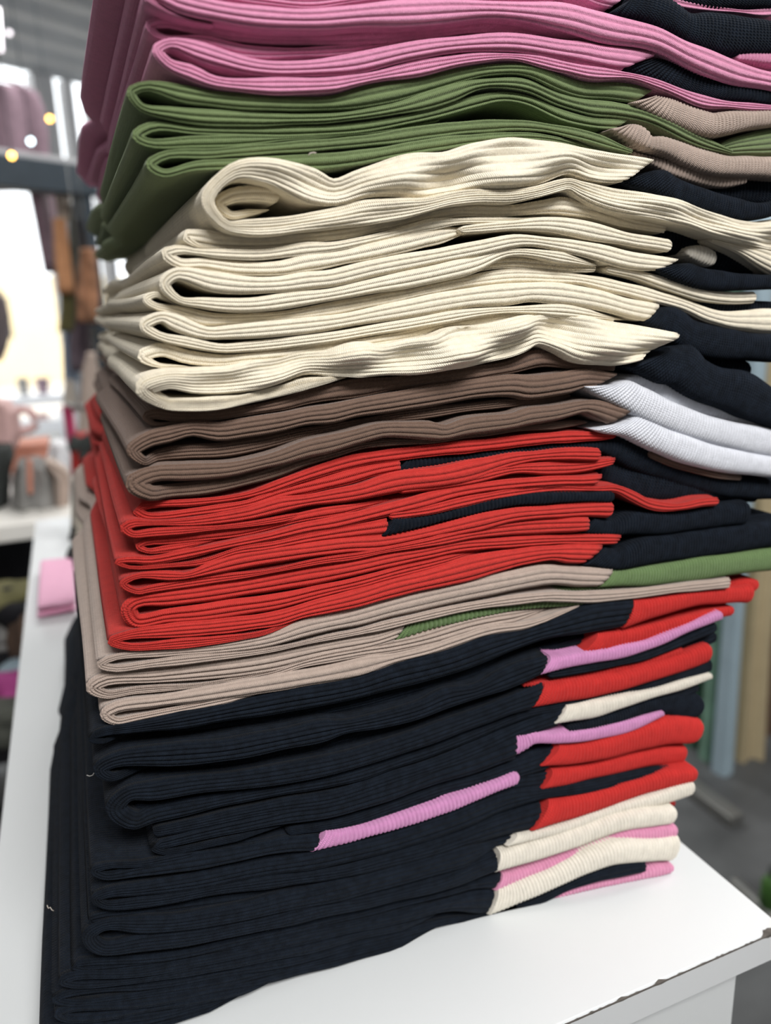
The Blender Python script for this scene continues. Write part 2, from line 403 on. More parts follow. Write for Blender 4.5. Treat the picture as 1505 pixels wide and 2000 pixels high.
strip(g, BODY, K['pink'], [(312, -36, 2), (349, -24, 20), (422, -5, 37), (515, 8, 51), (600, 13, 55), (700, 3, 52), (800, -4, 48), (900, -8, 38), (1000, -4, 35), (1100, 0, 54), (1171, 14, 75), (1204, 23, 82), (1287, 47, 98), (1354, 80, 130), (1437, 110, 160), (1540, 143, 180)], [(312, 4, 16), (360, 22, 34), (422, 36, 46)], bend=(277, -14), p=-3*mm, hole=1.0, sR=1, pitch=.0021)
strip(g, BODY, K['pink'], [(1440, 104, 118), (1475, 98, 122), (1540, 104, 132)], p=1*mm, cross=True, rL=True)
strip(g, BODY, K['pink'], [(318, 24, 56), (400, 37, 69), (515, 51, 84), (650, 54, 88), (800, 46, 80), (900, 38, 66), (1000, 35, 62), (1100, 52, 72), (1200, 76, 90)],
      [(312, 60, 76), (400, 70, 92), (482, 86, 113), (650, 88, 107), (800, 76, 84), (900, 64, 70)], bend=(281, 47), p=6*mm)
g = garment('dusty pink garment with a navy panel, lowest pink one, directly on the olive green')
strip(g, BODY, K['pink'], [(336, 71, 98), (382, 76, 112), (432, 92, 128), (482, 107, 142), (532, 115, 147), (600, 112, 147), (650, 106, 145), (700, 100, 139), (800, 80, 117), (882, 68, 104), (999, 62, 98), (1100, 73, 114), (1145, 74, 124), (1178, 81, 130), (1238, 90, 137), (1256, 95, 138)],
      [(330, 104, 136), (376, 122, 158), (416, 144, 172), (482, 152, 180), (582, 150, 183), (650, 148, 179), (700, 142, 167), (833, 114, 143), (932, 102, 122), (1015, 100, 119), (1100, 118, 141), (1148, 128, 153), (1238, 140, 158), (1287, 155, 172), (1370, 184, 206), (1437, 195, 213), (1540, 206, 216)], bend=(296, 92), p=-1*mm, hole=.78, sR=70)
strip(g, PANEL, K['navy'], [(1256, 98, 142), (1320, 112, 170), (1404, 148, 192), (1540, 176, 208)], p=1*mm, cross=True, sL=70)
# ---- olive green
g = garment('olive green garment with a creased taupe panel, top one of the green')
strip(g, BODY, K['green'], [(285, 156, 182), (356, 163, 200), (416, 175, 208), (482, 182, 213), (582, 185, 216), (650, 181, 216), (733, 160, 206), (833, 144, 180), (899, 130, 160), (965, 122, 147), (1032, 122, 151), (1100, 142, 178), (1138, 154, 188), (1204, 156, 195), (1262, 164, 203)],
      [(275, 192, 216), (336, 203, 236), (399, 211, 243), (482, 216, 244), (582, 219, 243), (650, 219, 240), (733, 208, 230), (800, 192, 219), (882, 163, 198), (932, 152, 177), (982, 148, 173), (1032, 152, 179), (1100, 180, 206), (1154, 192, 222), (1204, 196, 228), (1254, 208, 238), (1304, 230, 258), (1370, 264, 285), (1430, 292, 302)], bend=(246, 174), p=2*mm, hole=.78, sR=43)
strip(g, PANEL, K['tan'], [(1264, 172, 210), (1320, 190, 238), (1380, 212, 263), (1398, 217, 267), (1412, 216, 265), (1454, 213, 256), (1540, 207, 243)], p=-1*mm, cross=True, sL=46)
strip(g, BODY, K['green'], [(1405, 284, 298), (1440, 266, 302), (1540, 240, 303)], p=4*mm, rL=True)
g = garment('olive green garment with a knotted taupe panel, middle one of the green')
strip(g, BODY, K['green'], [(300, 232, 260), (382, 245, 262), (482, 246, 265), (650, 241, 265), (733, 232, 257), (800, 222, 242), (866, 204, 226), (932, 184, 208), (982, 176, 198), (1032, 182, 206), (1100, 210, 238), (1154, 226, 248), (1215, 231, 253)],
      [(290, 266, 288), (382, 263, 290), (482, 265, 284), (600, 263, 272), (733, 254, 262), (800, 240, 250), (866, 224, 236)], bend=(256, 266), p=4*mm, sR=30)
strip(g, PANEL, K['tan'], [(1212, 238, 257), (1245, 238, 279), (1262, 246, 288), (1274, 262, 292), (1304, 262, 301), (1370, 286, 330), (1420, 301, 342), (1470, 300, 346), (1540, 305, 348)], p=-2*mm, cross=True, sL=30)
g = garment('olive green garment with a taupe panel, lowest green one resting on the cream')
strip(g, BODY, K['green'], [(323, 292, 316), (416, 290, 307), (482, 283, 303), (582, 273, 298), (650, 268, 294), (733, 259, 285), (833, 243, 270), (932, 231, 260), (1032, 233, 256), (1105, 246, 266), (1171, 263, 283), (1235, 290, 301)],
      [(318, 322, 348), (382, 312, 334), (482, 306, 330), (582, 300, 330), (650, 296, 330), (716, 288, 322), (800, 276, 303), (866, 266, 292), (932, 260, 280), (1032, 256, 272), (1105, 266, 281), (1171, 283, 294)], bend=(283, 322), p=0*mm, hole=.78)
strip(g, PANEL, K['tan'], [(1240, 292, 308), (1281, 304, 324), (1320, 318, 342), (1370, 332, 358), (1420, 343, 367), (1460, 345, 358)], p=3*mm, cross=True, rR=True)
# ---- cream
g = garment('cream garment with a big open roll at its folded end, top one of the cream')
strip(g, BODY, K['cream'], [(455, 318, 356), (522, 307, 358), (565, 311, 376), (615, 324, 396), (660, 346, 398), (716, 326, 384), (783, 301, 385), (826, 293, 387), (882, 290, 378), (932, 277, 369), (999, 268, 367), (1048, 269, 361), (1121, 275, 337), (1170, 284, 350), (1204, 293, 357), (1250, 306, 358)],
      [(440, 424, 448), (480, 430, 458), (540, 424, 459), (600, 416, 450), (666, 400, 445), (716, 386, 440), (783, 386, 428), (826, 388, 416), (882, 376, 402), (932, 370, 395), (999, 368, 397), (1048, 361, 388), (1100, 348, 373), (1121, 344, 370), (1148, 350, 384), (1204, 366, 410), (1271, 378, 426), (1337, 392, 440), (1404, 417, 460), (1454, 431, 473), (1540, 424, 488)],
      bend=(392, 393), p=-5*mm, sR=64, pitch=.0018, wav=.0026, hole=.62, bulge=.6)
strip(g, BODY, K['cream'], [(455, 368, 396), (500, 361, 392), (550, 360, 400)], [(450, 406, 428), (490, 402, 424), (530, 400, 414)], bend=(416, 395), p=4*mm, pitch=.0018, rR=True, nt=False)
strip(g, PANEL, K['navy'], [(1250, 324, 362), (1294, 324, 380), (1320, 340, 391), (1370, 362, 408), (1437, 384, 428), (1487, 394, 429), (1540, 386, 414)], p=-4*mm, cross=True, sL=70, pitch=.0016)
strip(g, PANEL, K['navy'], [(1390, 362, 385), (1440, 350, 394), (1540, 344, 408)], p=6*mm, cross=True, rL=True)
strip(g, BODY, K['cream'], [(1390, 460, 474), (1454, 472, 500), (1540, 486, 548)], p=1*mm, rL=True)
g = garment('cream garment just under the big roll, its panel in deep shade')
strip(g, BODY, K['cream'], [(390, 448, 479), (432, 452, 484), (515, 458, 485), (582, 450, 479), (650, 445, 471), (749, 430, 452), (833, 412, 432), (899, 398, 424), (999, 397, 424), (1065, 388, 418), (1100, 383, 418), (1171, 400, 427), (1238, 422, 446), (1300, 436, 456)],
      [(385, 474, 484), (432, 480, 488), (515, 482, 489), (600, 470, 478)], bend=(354, 455), p=3*mm)
strip(g, PANEL, K['navy'], [(1280, 448, 472), (1340, 450, 500), (1404, 468, 528), (1470, 488, 534), (1540, 500, 542)], p=9*mm, cross=True, rL=True)
strip(g, BODY, K['ivory'], [(1342, 482, 500), (1375, 477, 516), (1405, 492, 527)], p=5*mm, cross=True, rL=True, rR=True)
g = garment('cream garment whose flap ends in a small loop, third cream one from the top')
strip(g, BODY, K['cream'], [(350, 478, 500), (382, 484, 500), (432, 484, 507), (515, 485, 508), (600, 474, 496), (650, 471, 492), (700, 462, 482), (766, 448, 466), (833, 430, 450), (899, 424, 440), (999, 423, 437), (1065, 418, 430)],
      [(350, 502, 522), (399, 502, 527), (466, 508, 538), (549, 508, 538), (600, 496, 529), (666, 488, 518), (766, 464, 500), (833, 450, 482), (899, 438, 466), (950, 436, 456)], bend=(316, 492), p=0*mm, hole=.78)
strip(g, BODY, K['cream'], [(899, 440, 458), (1005, 429, 451), (1071, 424, 450), (1121, 424, 460), (1188, 440, 473), (1238, 453, 482), (1290, 462, 488), (1320, 466, 496)], p=-2*mm, rR=True, rL=True)
g = garment('cream garment with a navy panel under the small loop, fourth cream from the top')
strip(g, BODY, K['cream'], [(345, 524, 550), (416, 529, 570), (482, 537, 576), (549, 538, 572), (600, 530, 566), (650, 526, 560), (733, 506, 541), (833, 487, 522), (932, 471, 500), (1015, 457, 482), (1088, 462, 490), (1171, 476, 507), (1238, 489, 527), (1310, 502, 531)],
      [(349, 574, 592), (399, 578, 605), (449, 580, 611), (499, 580, 610), (582, 570, 598), (650, 562, 588), (733, 542, 574), (800, 528, 563), (866, 514, 549), (932, 498, 532), (999, 482, 502), (1100, 493, 512), (1178, 508, 527)], bend=(312, 552), p=-2*mm, hole=.78, sR=47)
strip(g, BODY, K['cream'], [(920, 512, 532), (992, 500, 526), (1050, 502, 529), (1100, 511, 531), (1165, 518, 531)], p=4*mm, rL=True, rR=True)
strip(g, BODY, K['cream'], [(1185, 518, 531), (1238, 524, 544), (1287, 536, 561), (1337, 553, 577), (1387, 566, 589), (1437, 570, 594), (1485, 568, 593)], p=2*mm, rL=True, rR=True)
strip(g, PANEL, K['navy'], [(1308, 506, 535), (1340, 508, 553), (1370, 522, 562), (1420, 529, 568), (1470, 533, 568), (1540, 538, 562)], p=-2*mm, cross=True, sL=55, pitch=.0016)
g = garment('cream garment with a small recessed fold end, fifth cream from the top')
strip(g, BODY, K['cream'], [(305, 569, 583), (349, 588, 600), (390, 602, 612)],
      [(300, 588, 604), (349, 598, 616), (399, 608, 636), (449, 611, 636), (549, 606, 629), (650, 590, 616), (733, 575, 600), (800, 563, 586), (899, 540, 566), (1000, 525, 553), (1071, 527, 554), (1138, 533, 558), (1204, 546, 574), (1287, 570, 593), (1337, 583, 607), (1387, 600, 631), (1427, 608, 641), (1470, 605, 648), (1540, 603, 653)], bend=(278, 584), p=3*mm)
strip(g, PANEL, K['navy'], [(1165, 531, 543), (1215, 530, 550), (1287, 556, 574), (1400, 584, 608), (1540, 588, 610)], p=8*mm, cross=True, rL=True)
g = garment('cream garment with a navy panel and neat double fold, third lowest cream one')
strip(g, BODY, K['cream'], [(316, 609, 634), (343, 612, 648), (382, 628, 662), (409, 636, 666), (449, 634, 664), (549, 626, 656), (650, 613, 647), (733, 599, 631), (800, 585, 621), (866, 570, 611), (932, 559, 602), (999, 552, 597), (1040, 551, 590), (1100, 552, 595), (1171, 564, 607), (1230, 582, 620), (1280, 593, 628)],
      [(310, 645, 664), (366, 658, 679), (432, 670, 691), (482, 667, 689), (549, 660, 683), (650, 649, 668), (733, 633, 656), (800, 621, 646), (866, 611, 632), (932, 602, 620), (999, 597, 614), (1100, 595, 618), (1171, 607, 626), (1230, 618, 632)], bend=(272, 635), p=-1*mm, hole=.78, sR=27)
strip(g, PANEL, K['navy'], [(1280, 597, 634), (1322, 597, 664), (1354, 620, 688), (1404, 636, 702), (1470, 650, 704), (1540, 654, 710)], p=-1*mm, cross=True, sL=30, pitch=.0016)
strip(g, PANEL, K['navy'], [(1370, 690, 714), (1430, 700, 738), (1475, 706, 750)], p=8*mm, cross=True, rL=True, rR=True)
g = garment('cream garment with a tight narrow fold, second lowest of the cream')
strip(g, BODY, K['cream'], [(316, 671, 699), (366, 682, 712), (432, 691, 717), (482, 689, 708), (549, 683, 703), (650, 667, 686), (733, 655, 675), (800, 644, 664), (866, 630, 646), (932, 618, 636), (999, 611, 624), (1100, 612, 622), (1200, 620, 630)],
      [(305, 704, 719), (349, 710, 721), (390, 715, 723)], bend=(269, 694), p=2*mm, hole=.78)
g = garment('wavy cream garment with a navy panel, lowest cream one resting on the brown')
strip(g, BODY, K['cream'], [(322, 722, 760), (382, 721, 768), (449, 716, 770), (499, 704, 765), (549, 700, 752), (600, 688, 736), (650, 681, 738), (683, 671, 738), (710, 667, 738), (746, 672, 735), (800, 664, 732), (849, 655, 727), (882, 641, 722), (932, 635, 716), (982, 626, 706), (1032, 614, 691), (1062, 611, 678), (1105, 611, 692), (1138, 616, 709), (1188, 627, 714), (1238, 637, 714), (1282, 648, 706)],
      [(322, 772, 800), (349, 775, 805), (416, 775, 802), (482, 769, 793), (549, 756, 778), (600, 740, 764), (650, 734, 752), (690, 732, 741)], bend=(263, 752), p=-5*mm, sR=80, pitch=.0017, wav=.0032, bulge=.55)
strip(g, PANEL, K['navy'], [(1282, 672, 726), (1322, 667, 752), (1345, 672, 762), (1370, 696, 777), (1404, 716, 791), (1454, 726, 808), (1480, 738, 821), (1540, 778, 842)], p=-5*mm, cross=True, sL=80, pitch=.0016)
# ---- brown
g = garment('dark brown garment with a shaded white panel, top brown one')
strip(g, BODY, K['brown'], [(300, 800, 820), (349, 804, 824), (416, 802, 823), (482, 792, 813), (549, 777, 804), (600, 762, 790), (683, 743, 779), (766, 735, 766), (866, 725, 751), (932, 716, 741), (999, 705, 731), (1062, 680, 720), (1120, 703, 721), (1200, 714, 724)],
      [(300, 822, 832), (349, 822, 830), (416, 820, 828)], bend=(278, 812), p=3*mm)
strip(g, PANEL, K['white'], [(1222, 736, 748), (1271, 729, 763), (1304, 748, 787), (1370, 777, 810), (1437, 801, 830), (1510, 824, 842)], p=4*mm, cross=True, rL=True, pitch=.002, amp=.00035)
g = garment('dark brown garment with a long white panel, middle brown one')
strip(g, BODY, K['brown'], [(290, 845, 880), (333, 833, 866), (376, 826, 854), (432, 827, 863), (482, 818, 857), (549, 806, 846), (600, 795, 834), (650, 790, 829), (700, 780, 816), (766, 768, 807), (833, 756, 797), (899, 745, 788), (932, 740, 782), (1005, 732, 777), (1038, 735, 782), (1105, 727, 772), (1144, 721, 764), (1185, 728, 760)],
      [(283, 888, 912), (309, 881, 909), (366, 872, 904), (432, 871, 899), (515, 858, 885), (600, 840, 862), (650, 833, 853), (749, 815, 830), (833, 801, 822), (932, 789, 808), (1005, 781, 800), (1100, 776, 792), (1140, 770, 784)], bend=(246, 882), p=-1*mm, hole=.78, pL=6*mm, sR=60, pitch=.0016)
strip(g, PANEL, K['white'], [(1178, 742, 766), (1220, 738, 794), (1254, 754, 813), (1304, 780, 837), (1370, 806, 861), (1437, 826, 877), (1540, 840, 900)], p=-3*mm, cross=True, sL=70, pitch=.002, amp=.00035)
g = garment('dark brown garment with a white panel, lowest brown one lying on the red')
strip(g, BODY, K['brown'], [(300, 912, 944), (366, 907, 942), (449, 903, 935), (515, 890, 918), (549, 880, 911), (600, 862, 895), (650, 850, 885), (700, 838, 869), (749, 826, 857), (800, 823, 860), (849, 826, 862), (872, 832, 861), (916, 818, 853), (1005, 807, 839), (1032, 796, 834), (1088, 790, 824), (1144, 783, 808), (1165, 781, 815), (1218, 794, 834)],
      [(293, 948, 979), (333, 950, 981), (399, 944, 975), (466, 934, 962), (549, 911, 938), (600, 895, 917), (666, 878, 898), (720, 866, 882), (773, 859, 877), (833, 860, 871), (932, 850, 858), (1032, 833, 847), (1105, 826, 843), (1170, 818, 841)], bend=(246, 945), p=-2*mm, pL=5*mm, sR=48, pitch=.0016)
strip(g, PANEL, K['white'], [(1202, 818, 844), (1244, 808, 860), (1304, 836, 889), (1370, 861, 912), (1437, 876, 927), (1540, 899, 936)], p=-3*mm, cross=True, sL=80, pitch=.002, amp=.00035)
strip(g, BODY, K['brown'], [(1270, 880, 894), (1337, 902, 919), (1404, 919, 936), (1450, 929, 939)], p=3*mm, rL=True, rR=True)
# ---- red
g = garment('red garment with a black strip inside, topmost red one under the brown')
strip(g, BODY, K['red'], [(290, 981, 996), (382, 975, 990), (482, 960, 977), (600, 917, 939), (700, 886, 915), (800, 874, 900), (866, 866, 891), (965, 855, 883), (1032, 848, 873), (1105, 844, 865), (1171, 843, 862), (1203, 846, 858)],
      [(285, 1000, 1015), (382, 991, 1011), (482, 976, 994), (549, 954, 974), (600, 938, 967), (650, 926, 956), (700, 912, 944), (740, 904, 932), (784, 899, 922)], bend=(258, 992), p=3*mm, nt=True, sR=10)
strip(g, PANEL, K['navy'], [(786, 900, 922), (833, 892, 914), (932, 884, 902), (1032, 872, 889), (1105, 864, 879), (1171, 861, 884), (1221, 852, 908), (1304, 888, 940), (1400, 920, 968), (1480, 935, 978), (1540, 935, 978)], p=5*mm, cross=True, sL=18)
g = garment('red garment ending in a loop beside black, second red one from the top')
strip(g, BODY, K['red'], [(262, 1014, 1034), (299, 1015, 1030), (382, 1010, 1029), (482, 993, 1019), (549, 972, 1005), (600, 966, 994), (700, 948, 979), (776, 923, 966), (866, 911, 955), (932, 899, 941), (1005, 886, 913), (1105, 877, 901), (1178, 876, 902)],
      [(258, 1036, 1050), (300, 1031, 1049), (382, 1029, 1041), (482, 1019, 1033), (650, 994, 1006)], bend=(234, 1030), p=0*mm, rR=True)
strip(g, BODY, K['red'], [(776, 944, 968), (866, 928, 957), (932, 920, 946), (1005, 906, 928), (1071, 904, 929), (1138, 902, 926), (1200, 895, 909)], p=1*mm, rL=True, sR=10)
strip(g, PANEL, K['navy'], [(1170, 896, 935), (1260, 905, 978), (1350, 925, 980), (1430, 948, 978), (1490, 958, 984)], p=8*mm, cross=True, rL=True, rR=True)
g = garment('red garment with a short tucked fold end, third red from the top')
strip(g, BODY, K['red'], [(290, 1052, 1068), (316, 1049, 1065), (382, 1041, 1059), (482, 1027, 1047), (600, 997, 1020), (683, 984, 1004), (766, 974, 986)],
      [(290, 1070, 1084), (316, 1066, 1083), (363, 1060, 1074), (462, 1046, 1053)], bend=(262, 1067), p=2*mm)
g = garment('red garment with a black ribbed strip and a thin red tail, at mid height')
strip(g, BODY, K['red'], [(252, 1088, 1104), (296, 1089, 1104), (363, 1075, 1093), (462, 1052, 1071), (529, 1039, 1057), (600, 1020, 1043), (650, 1011, 1036), (683, 1003, 1029), (766, 981, 1010), (833, 966, 994), (899, 949, 977), (999, 936, 959), (1100, 930, 950), (1135, 930, 950), (1170, 925, 951)],
      [(252, 1104, 1115), (329, 1101, 1111), (396, 1093, 1104), (462, 1070, 1083), (529, 1057, 1076), (600, 1042, 1064), (683, 1028, 1052), (758, 1012, 1048)], bend=(220, 1096), p=0*mm, nt=True, sR=18)
strip(g, BODY, K['red'], [(760, 1000, 1016), (833, 988, 1010), (899, 972, 994), (999, 956, 972), (1100, 947, 963), (1171, 949, 963), (1206, 948, 964), (1238, 960, 980), (1270, 977, 995), (1310, 984, 999), (1337, 981, 996), (1370, 973, 991), (1408, 971, 989)], p=0*mm, rL=True, rR=True)
strip(g, PANEL, K['navy'], [(759, 1014, 1048), (833, 1009, 1032), (932, 983, 1007), (1005, 968, 990), (1071, 962, 986), (1150, 961, 982), (1204, 963, 981)], p=-1*mm, cross=True, sL=22, rR=True, pitch=.002, amp=.0006)
g = garment('red garment with a hollow round fold end and navy panel, third lowest red one')
strip(g, BODY, K['red'], [(268, 1119, 1138), (329, 1115, 1136), (363, 1117, 1132), (412, 1098, 1124), (462, 1081, 1116), (562, 1063, 1101), (630, 1055, 1091), (683, 1051, 1084), (746, 1048, 1080), (833, 1032, 1064), (932, 1007, 1041), (1005, 993, 1022), (1105, 985, 1014), (1171, 981, 1012), (1206, 980, 1014)],
      [(266, 1144, 1163), (296, 1142, 1160), (363, 1133, 1151), (429, 1123, 1141), (529, 1110, 1123), (630, 1090, 1102), (700, 1080, 1093), (766, 1066, 1081), (833, 1052, 1070), (932, 1031, 1055), (1005, 1018, 1050), (1071, 1013, 1046), (1150, 1012, 1038)], bend=(232, 1140), p=-1*mm, nt=True, rR=True, hole=.6)
strip(g, PANEL, K['navy'], [(1150, 1012, 1044), (1204, 1016, 1050), (1238, 1002, 1050), (1320, 999, 1046), (1404, 989, 1035), (1475, 979, 1024)], p=1*mm, cross=True, sL=26, rR=True, pitch=.0018)
g = garment('red garment with a rounded thick fold, second lowest red one')
strip(g, BODY, K['red'], [(268, 1165, 1196), (329, 1153, 1190), (396, 1146, 1181), (496, 1130, 1164), (630, 1103, 1144), (700, 1091, 1127), (766, 1078, 1111), (833, 1068, 1095), (899, 1058, 1081), (999, 1050, 1073), (1100, 1045, 1067), (1160, 1045, 1067), (1210, 1047, 1064)],
      [(266, 1200, 1231), (329, 1192, 1221), (396, 1183, 1216), (462, 1173, 1206), (545, 1160, 1193), (630, 1143, 1170), (700, 1127, 1152), (766, 1111, 1132), (833, 1095, 1116), (899, 1082, 1097), (960, 1074, 1083)], bend=(235, 1192), p=0*mm, sR=12)
g = garment('red garment with a navy panel, lowest red one lying on the taupe')
strip(g, BODY, K['red'], [(250, 1235, 1254), (329, 1222, 1251), (429, 1213, 1243), (496, 1204, 1236), (545, 1195, 1229), (600, 1180, 1209), (700, 1152, 1190), (766, 1130, 1174), (833, 1114, 1158), (899, 1096, 1144), (965, 1082, 1127), (1032, 1072, 1109), (1080, 1069, 1098), (1120, 1066, 1103), (1162, 1067, 1105)],
      [(250, 1256, 1274), (329, 1252, 1270), (429, 1243, 1259), (529, 1228, 1240), (600, 1206, 1214)], bend=(207, 1254), p=-2*mm, sR=48)
strip(g, PANEL, K['navy'], [(1164, 1070, 1110), (1218, 1072, 1116), (1260, 1054, 1112), (1337, 1045, 1098), (1437, 1030, 1084), (1540, 1013, 1068)], p=0*mm, cross=True, sL=50, pitch=.0018)
# ---- taupe
g = garment('taupe garment with a green panel reaching past the pile, top taupe one')
strip(g, BODY, K['tan'], [(222, 1279, 1297), (329, 1268, 1287), (429, 1258, 1277), (529, 1236, 1264), (600, 1211, 1247), (700, 1189, 1229), (766, 1170, 1213), (833, 1154, 1197), (932, 1131, 1174), (1005, 1115, 1159), (1071, 1105, 1148), (1138, 1111, 1149), (1187, 1114, 1149)],
      [(222, 1299, 1315), (296, 1290, 1307), (396, 1279, 1295), (529, 1264, 1276), (630, 1243, 1256), (700, 1229, 1244), (833, 1197, 1214), (932, 1175, 1194), (1032, 1159, 1181), (1071, 1158, 1176), (1154, 1158, 1181), (1238, 1152, 1174), (1337, 1140, 1158), (1424, 1130, 1149)], bend=(186, 1300), p=-1*mm, sR=32)
strip(g, PANEL, K['olive'], [(1187, 1116, 1151), (1287, 1106, 1148), (1370, 1091, 1138), (1437, 1081, 1127), (1540, 1069, 1115)], p=0*mm, cross=True, sL=34, pitch=.0019)
strip(g, PANEL, K['olive'], [(1080, 1150, 1158), (1150, 1148, 1160), (1230, 1148, 1156)], p=4*mm, cross=True, rL=True, rR=True)
g = garment('taupe garment with a green ribbed strip tucked in, middle taupe one')
strip(g, BODY, K['tan'], [(205, 1318, 1346), (303, 1309, 1341), (396, 1295, 1335), (529, 1275, 1315), (630, 1255, 1291), (700, 1243, 1278), (740, 1236, 1268), (780, 1224, 1254)],
      [(207, 1350, 1368), (266, 1344, 1358), (400, 1333, 1345), (529, 1309, 1324), (600, 1283, 1303), (700, 1260, 1288), (766, 1250, 1280), (833, 1234, 1268), (932, 1207, 1240), (1032, 1189, 1219), (1078, 1184, 1205)], bend=(168, 1346), p=1*mm, sR=33)
strip(g, PANEL, K['olive'], [(783, 1223, 1252), (833, 1208, 1235), (932, 1191, 1209), (1032, 1178, 1191), (1092, 1172, 1187), (1145, 1175, 1185)], p=2*mm, cross=True, sL=34, rR=True, pitch=.0024, amp=.0007)
g = garment('taupe garment with a smooth looped fold, lowest taupe one lying on the black')
strip(g, BODY, K['tan'], [(228, 1373, 1396), (303, 1361, 1387), (415, 1341, 1372), (564, 1315, 1350), (640, 1302, 1341), (700, 1288, 1330), (766, 1279, 1302), (833, 1264, 1286), (899, 1244, 1264), (965, 1223, 1242), (1032, 1213, 1230), (1082, 1200, 1212), (1140, 1183, 1192)],
      [(226, 1402, 1417), (266, 1396, 1413), (359, 1380, 1395), (452, 1361, 1376), (545, 1346, 1358)], bend=(196, 1396), p=-1*mm)
# ---- black
g = garment('black garment with a red panel curling back at its end, under the taupe')
strip(g, BODY, K['navy'], [(205, 1422, 1440), (266, 1412, 1433), (359, 1393, 1425), (489, 1366, 1411), (560, 1351, 1399), (640, 1337, 1385), (709, 1321, 1369), (768, 1300, 1355), (833, 1283, 1337), (899, 1262, 1319), (965, 1240, 1293), (1032, 1228, 1265), (1100, 1204, 1251), (1160, 1184, 1241), (1231, 1175, 1228)],
      [(200, 1442, 1456), (266, 1434, 1450), (359, 1428, 1452), (489, 1413, 1441), (640, 1387, 1421), (768, 1357, 1389), (899, 1320, 1348), (965, 1295, 1322), (1032, 1266, 1294)], bend=(167, 1442), p=-2*mm, pL=9*mm, sR=26)
strip(g, PANEL, K['redp'], [(1232, 1176, 1230), (1304, 1166, 1205), (1370, 1154, 1187), (1437, 1150, 1182), (1482, 1142, 1182)], p=-1*mm, cross=True, sL=28, rR=True)
strip(g, PANEL, K['redp'], [(1425, 1138, 1152), (1455, 1129, 1152), (1486, 1136, 1160)], p=5*mm, cross=True, rR=True, rL=True)
g = garment('black garment with a red panel directly above the thin orchid pink one')
strip(g, BODY, K['navy'], [(225, 1455, 1473), (359, 1444, 1463), (489, 1420, 1447), (640, 1391, 1417), (768, 1361, 1397), (858, 1336, 1367), (932, 1309, 1346), (1005, 1281, 1317), (1071, 1263, 1291), (1138, 1243, 1277), (1156, 1240, 1273)],
      [(225, 1470, 1480), (359, 1458, 1468), (489, 1440, 1450)], bend=(192, 1466), p=7*mm, sR=33)
strip(g, PANEL, K['redp'], [(1154, 1238, 1278), (1204, 1233, 1273), (1271, 1223, 1257), (1337, 1207, 1231), (1400, 1191, 1213), (1440, 1184, 1205)], p=1*mm, cross=True, sL=35, rR=True)
g = garment('black garment with the uppermost thin orchid pink panel')
strip(g, BODY, K['navy'], [(225, 1477, 1508), (340, 1463, 1503), (452, 1448, 1491), (564, 1429, 1467), (640, 1413, 1453), (672, 1411, 1440), (746, 1399, 1428), (820, 1377, 1410), (876, 1351, 1391), (932, 1342, 1371), (985, 1317, 1354), (1032, 1296, 1336), (1064, 1287, 1320)],
      [(218, 1512, 1532), (300, 1507, 1526), (415, 1500, 1523), (526, 1487, 1514), (640, 1455, 1488), (746, 1429, 1462), (858, 1395, 1422), (950, 1365, 1386), (1030, 1337, 1354)], bend=(180, 1507), p=-3*mm, pL=10*mm, sR=26)
strip(g, PANEL, K['lilac'], [(1065, 1285, 1321), (1131, 1278, 1304), (1204, 1268, 1292), (1271, 1252, 1273), (1337, 1225, 1243), (1410, 1196, 1211)], p=-2*mm, cross=True, sL=28, pitch=.002)
strip(g, BODY, K['navy'], [(1072, 1313, 1327), (1138, 1303, 1316), (1204, 1291, 1304), (1271, 1273, 1288), (1337, 1245, 1267), (1405, 1211, 1236)], p=0*mm, rR=True, rL=True)
strip(g, BODY, K['navy'], [(1310, 1272, 1286), (1350, 1256, 1278), (1405, 1234, 1254)], p=6*mm, rR=True, rL=True)
g = garment('black garment rolled to a spiral end, its red panel above the ivory one')
strip(g, BODY, K['navy'], [(252, 1540, 1573), (303, 1531, 1569), (378, 1523, 1559), (452, 1518, 1551), (560, 1499, 1536), (640, 1483, 1520), (746, 1455, 1492), (858, 1419, 1454), (950, 1388, 1420), (1000, 1364, 1400), (1050, 1343, 1386)],
      [(262, 1590, 1625), (300, 1588, 1624), (378, 1574, 1606), (452, 1561, 1589), (560, 1539, 1569), (640, 1523, 1553), (746, 1495, 1525), (858, 1457, 1490), (950, 1423, 1452), (1030, 1392, 1414), (1094, 1379, 1400), (1160, 1367, 1386), (1205, 1357, 1377), (1271, 1337, 1357), (1337, 1317, 1337), (1400, 1294, 1320)], bend=(206, 1584), p=-2*mm, hole=.78, pL=4*mm, sR=40)
strip(g, BODY, K['navy'], [(262, 1572, 1588), (320, 1572, 1586), (380, 1562, 1574)], p=3*mm, rL=True)
strip(g, PANEL, K['redp'], [(1020, 1334, 1342), (1094, 1326, 1339), (1160, 1314, 1330), (1204, 1303, 1318), (1271, 1287, 1302), (1340, 1265, 1284)], p=2*mm, cross=True, rR=True)
strip(g, PANEL, K['redp'], [(1050, 1340, 1387), (1094, 1336, 1378), (1160, 1325, 1366), (1205, 1318, 1356), (1271, 1301, 1337), (1337, 1283, 1318), (1402, 1257, 1293)], p=-1*mm, cross=True, sL=40, rR=True)
g = garment('black garment with the uppermost ivory panel tapering to a point')
strip(g, BODY, K['navy'], [(300, 1622, 1640), (452, 1588, 1612), (560, 1564, 1594), (640, 1550, 1580), (746, 1519, 1550), (858, 1483, 1512), (950, 1447, 1480), (1030, 1409, 1446), (1097, 1380, 1420)], p=1*mm, rL=True, sR=29)
strip(g, PANEL, K['ivory'], [(1097, 1380, 1419), (1168, 1370, 1404), (1205, 1363, 1390), (1280, 1348, 1367), (1354, 1328, 1343), (1392, 1318, 1328)], p=-1*mm, cross=True, sL=29, pitch=.002)
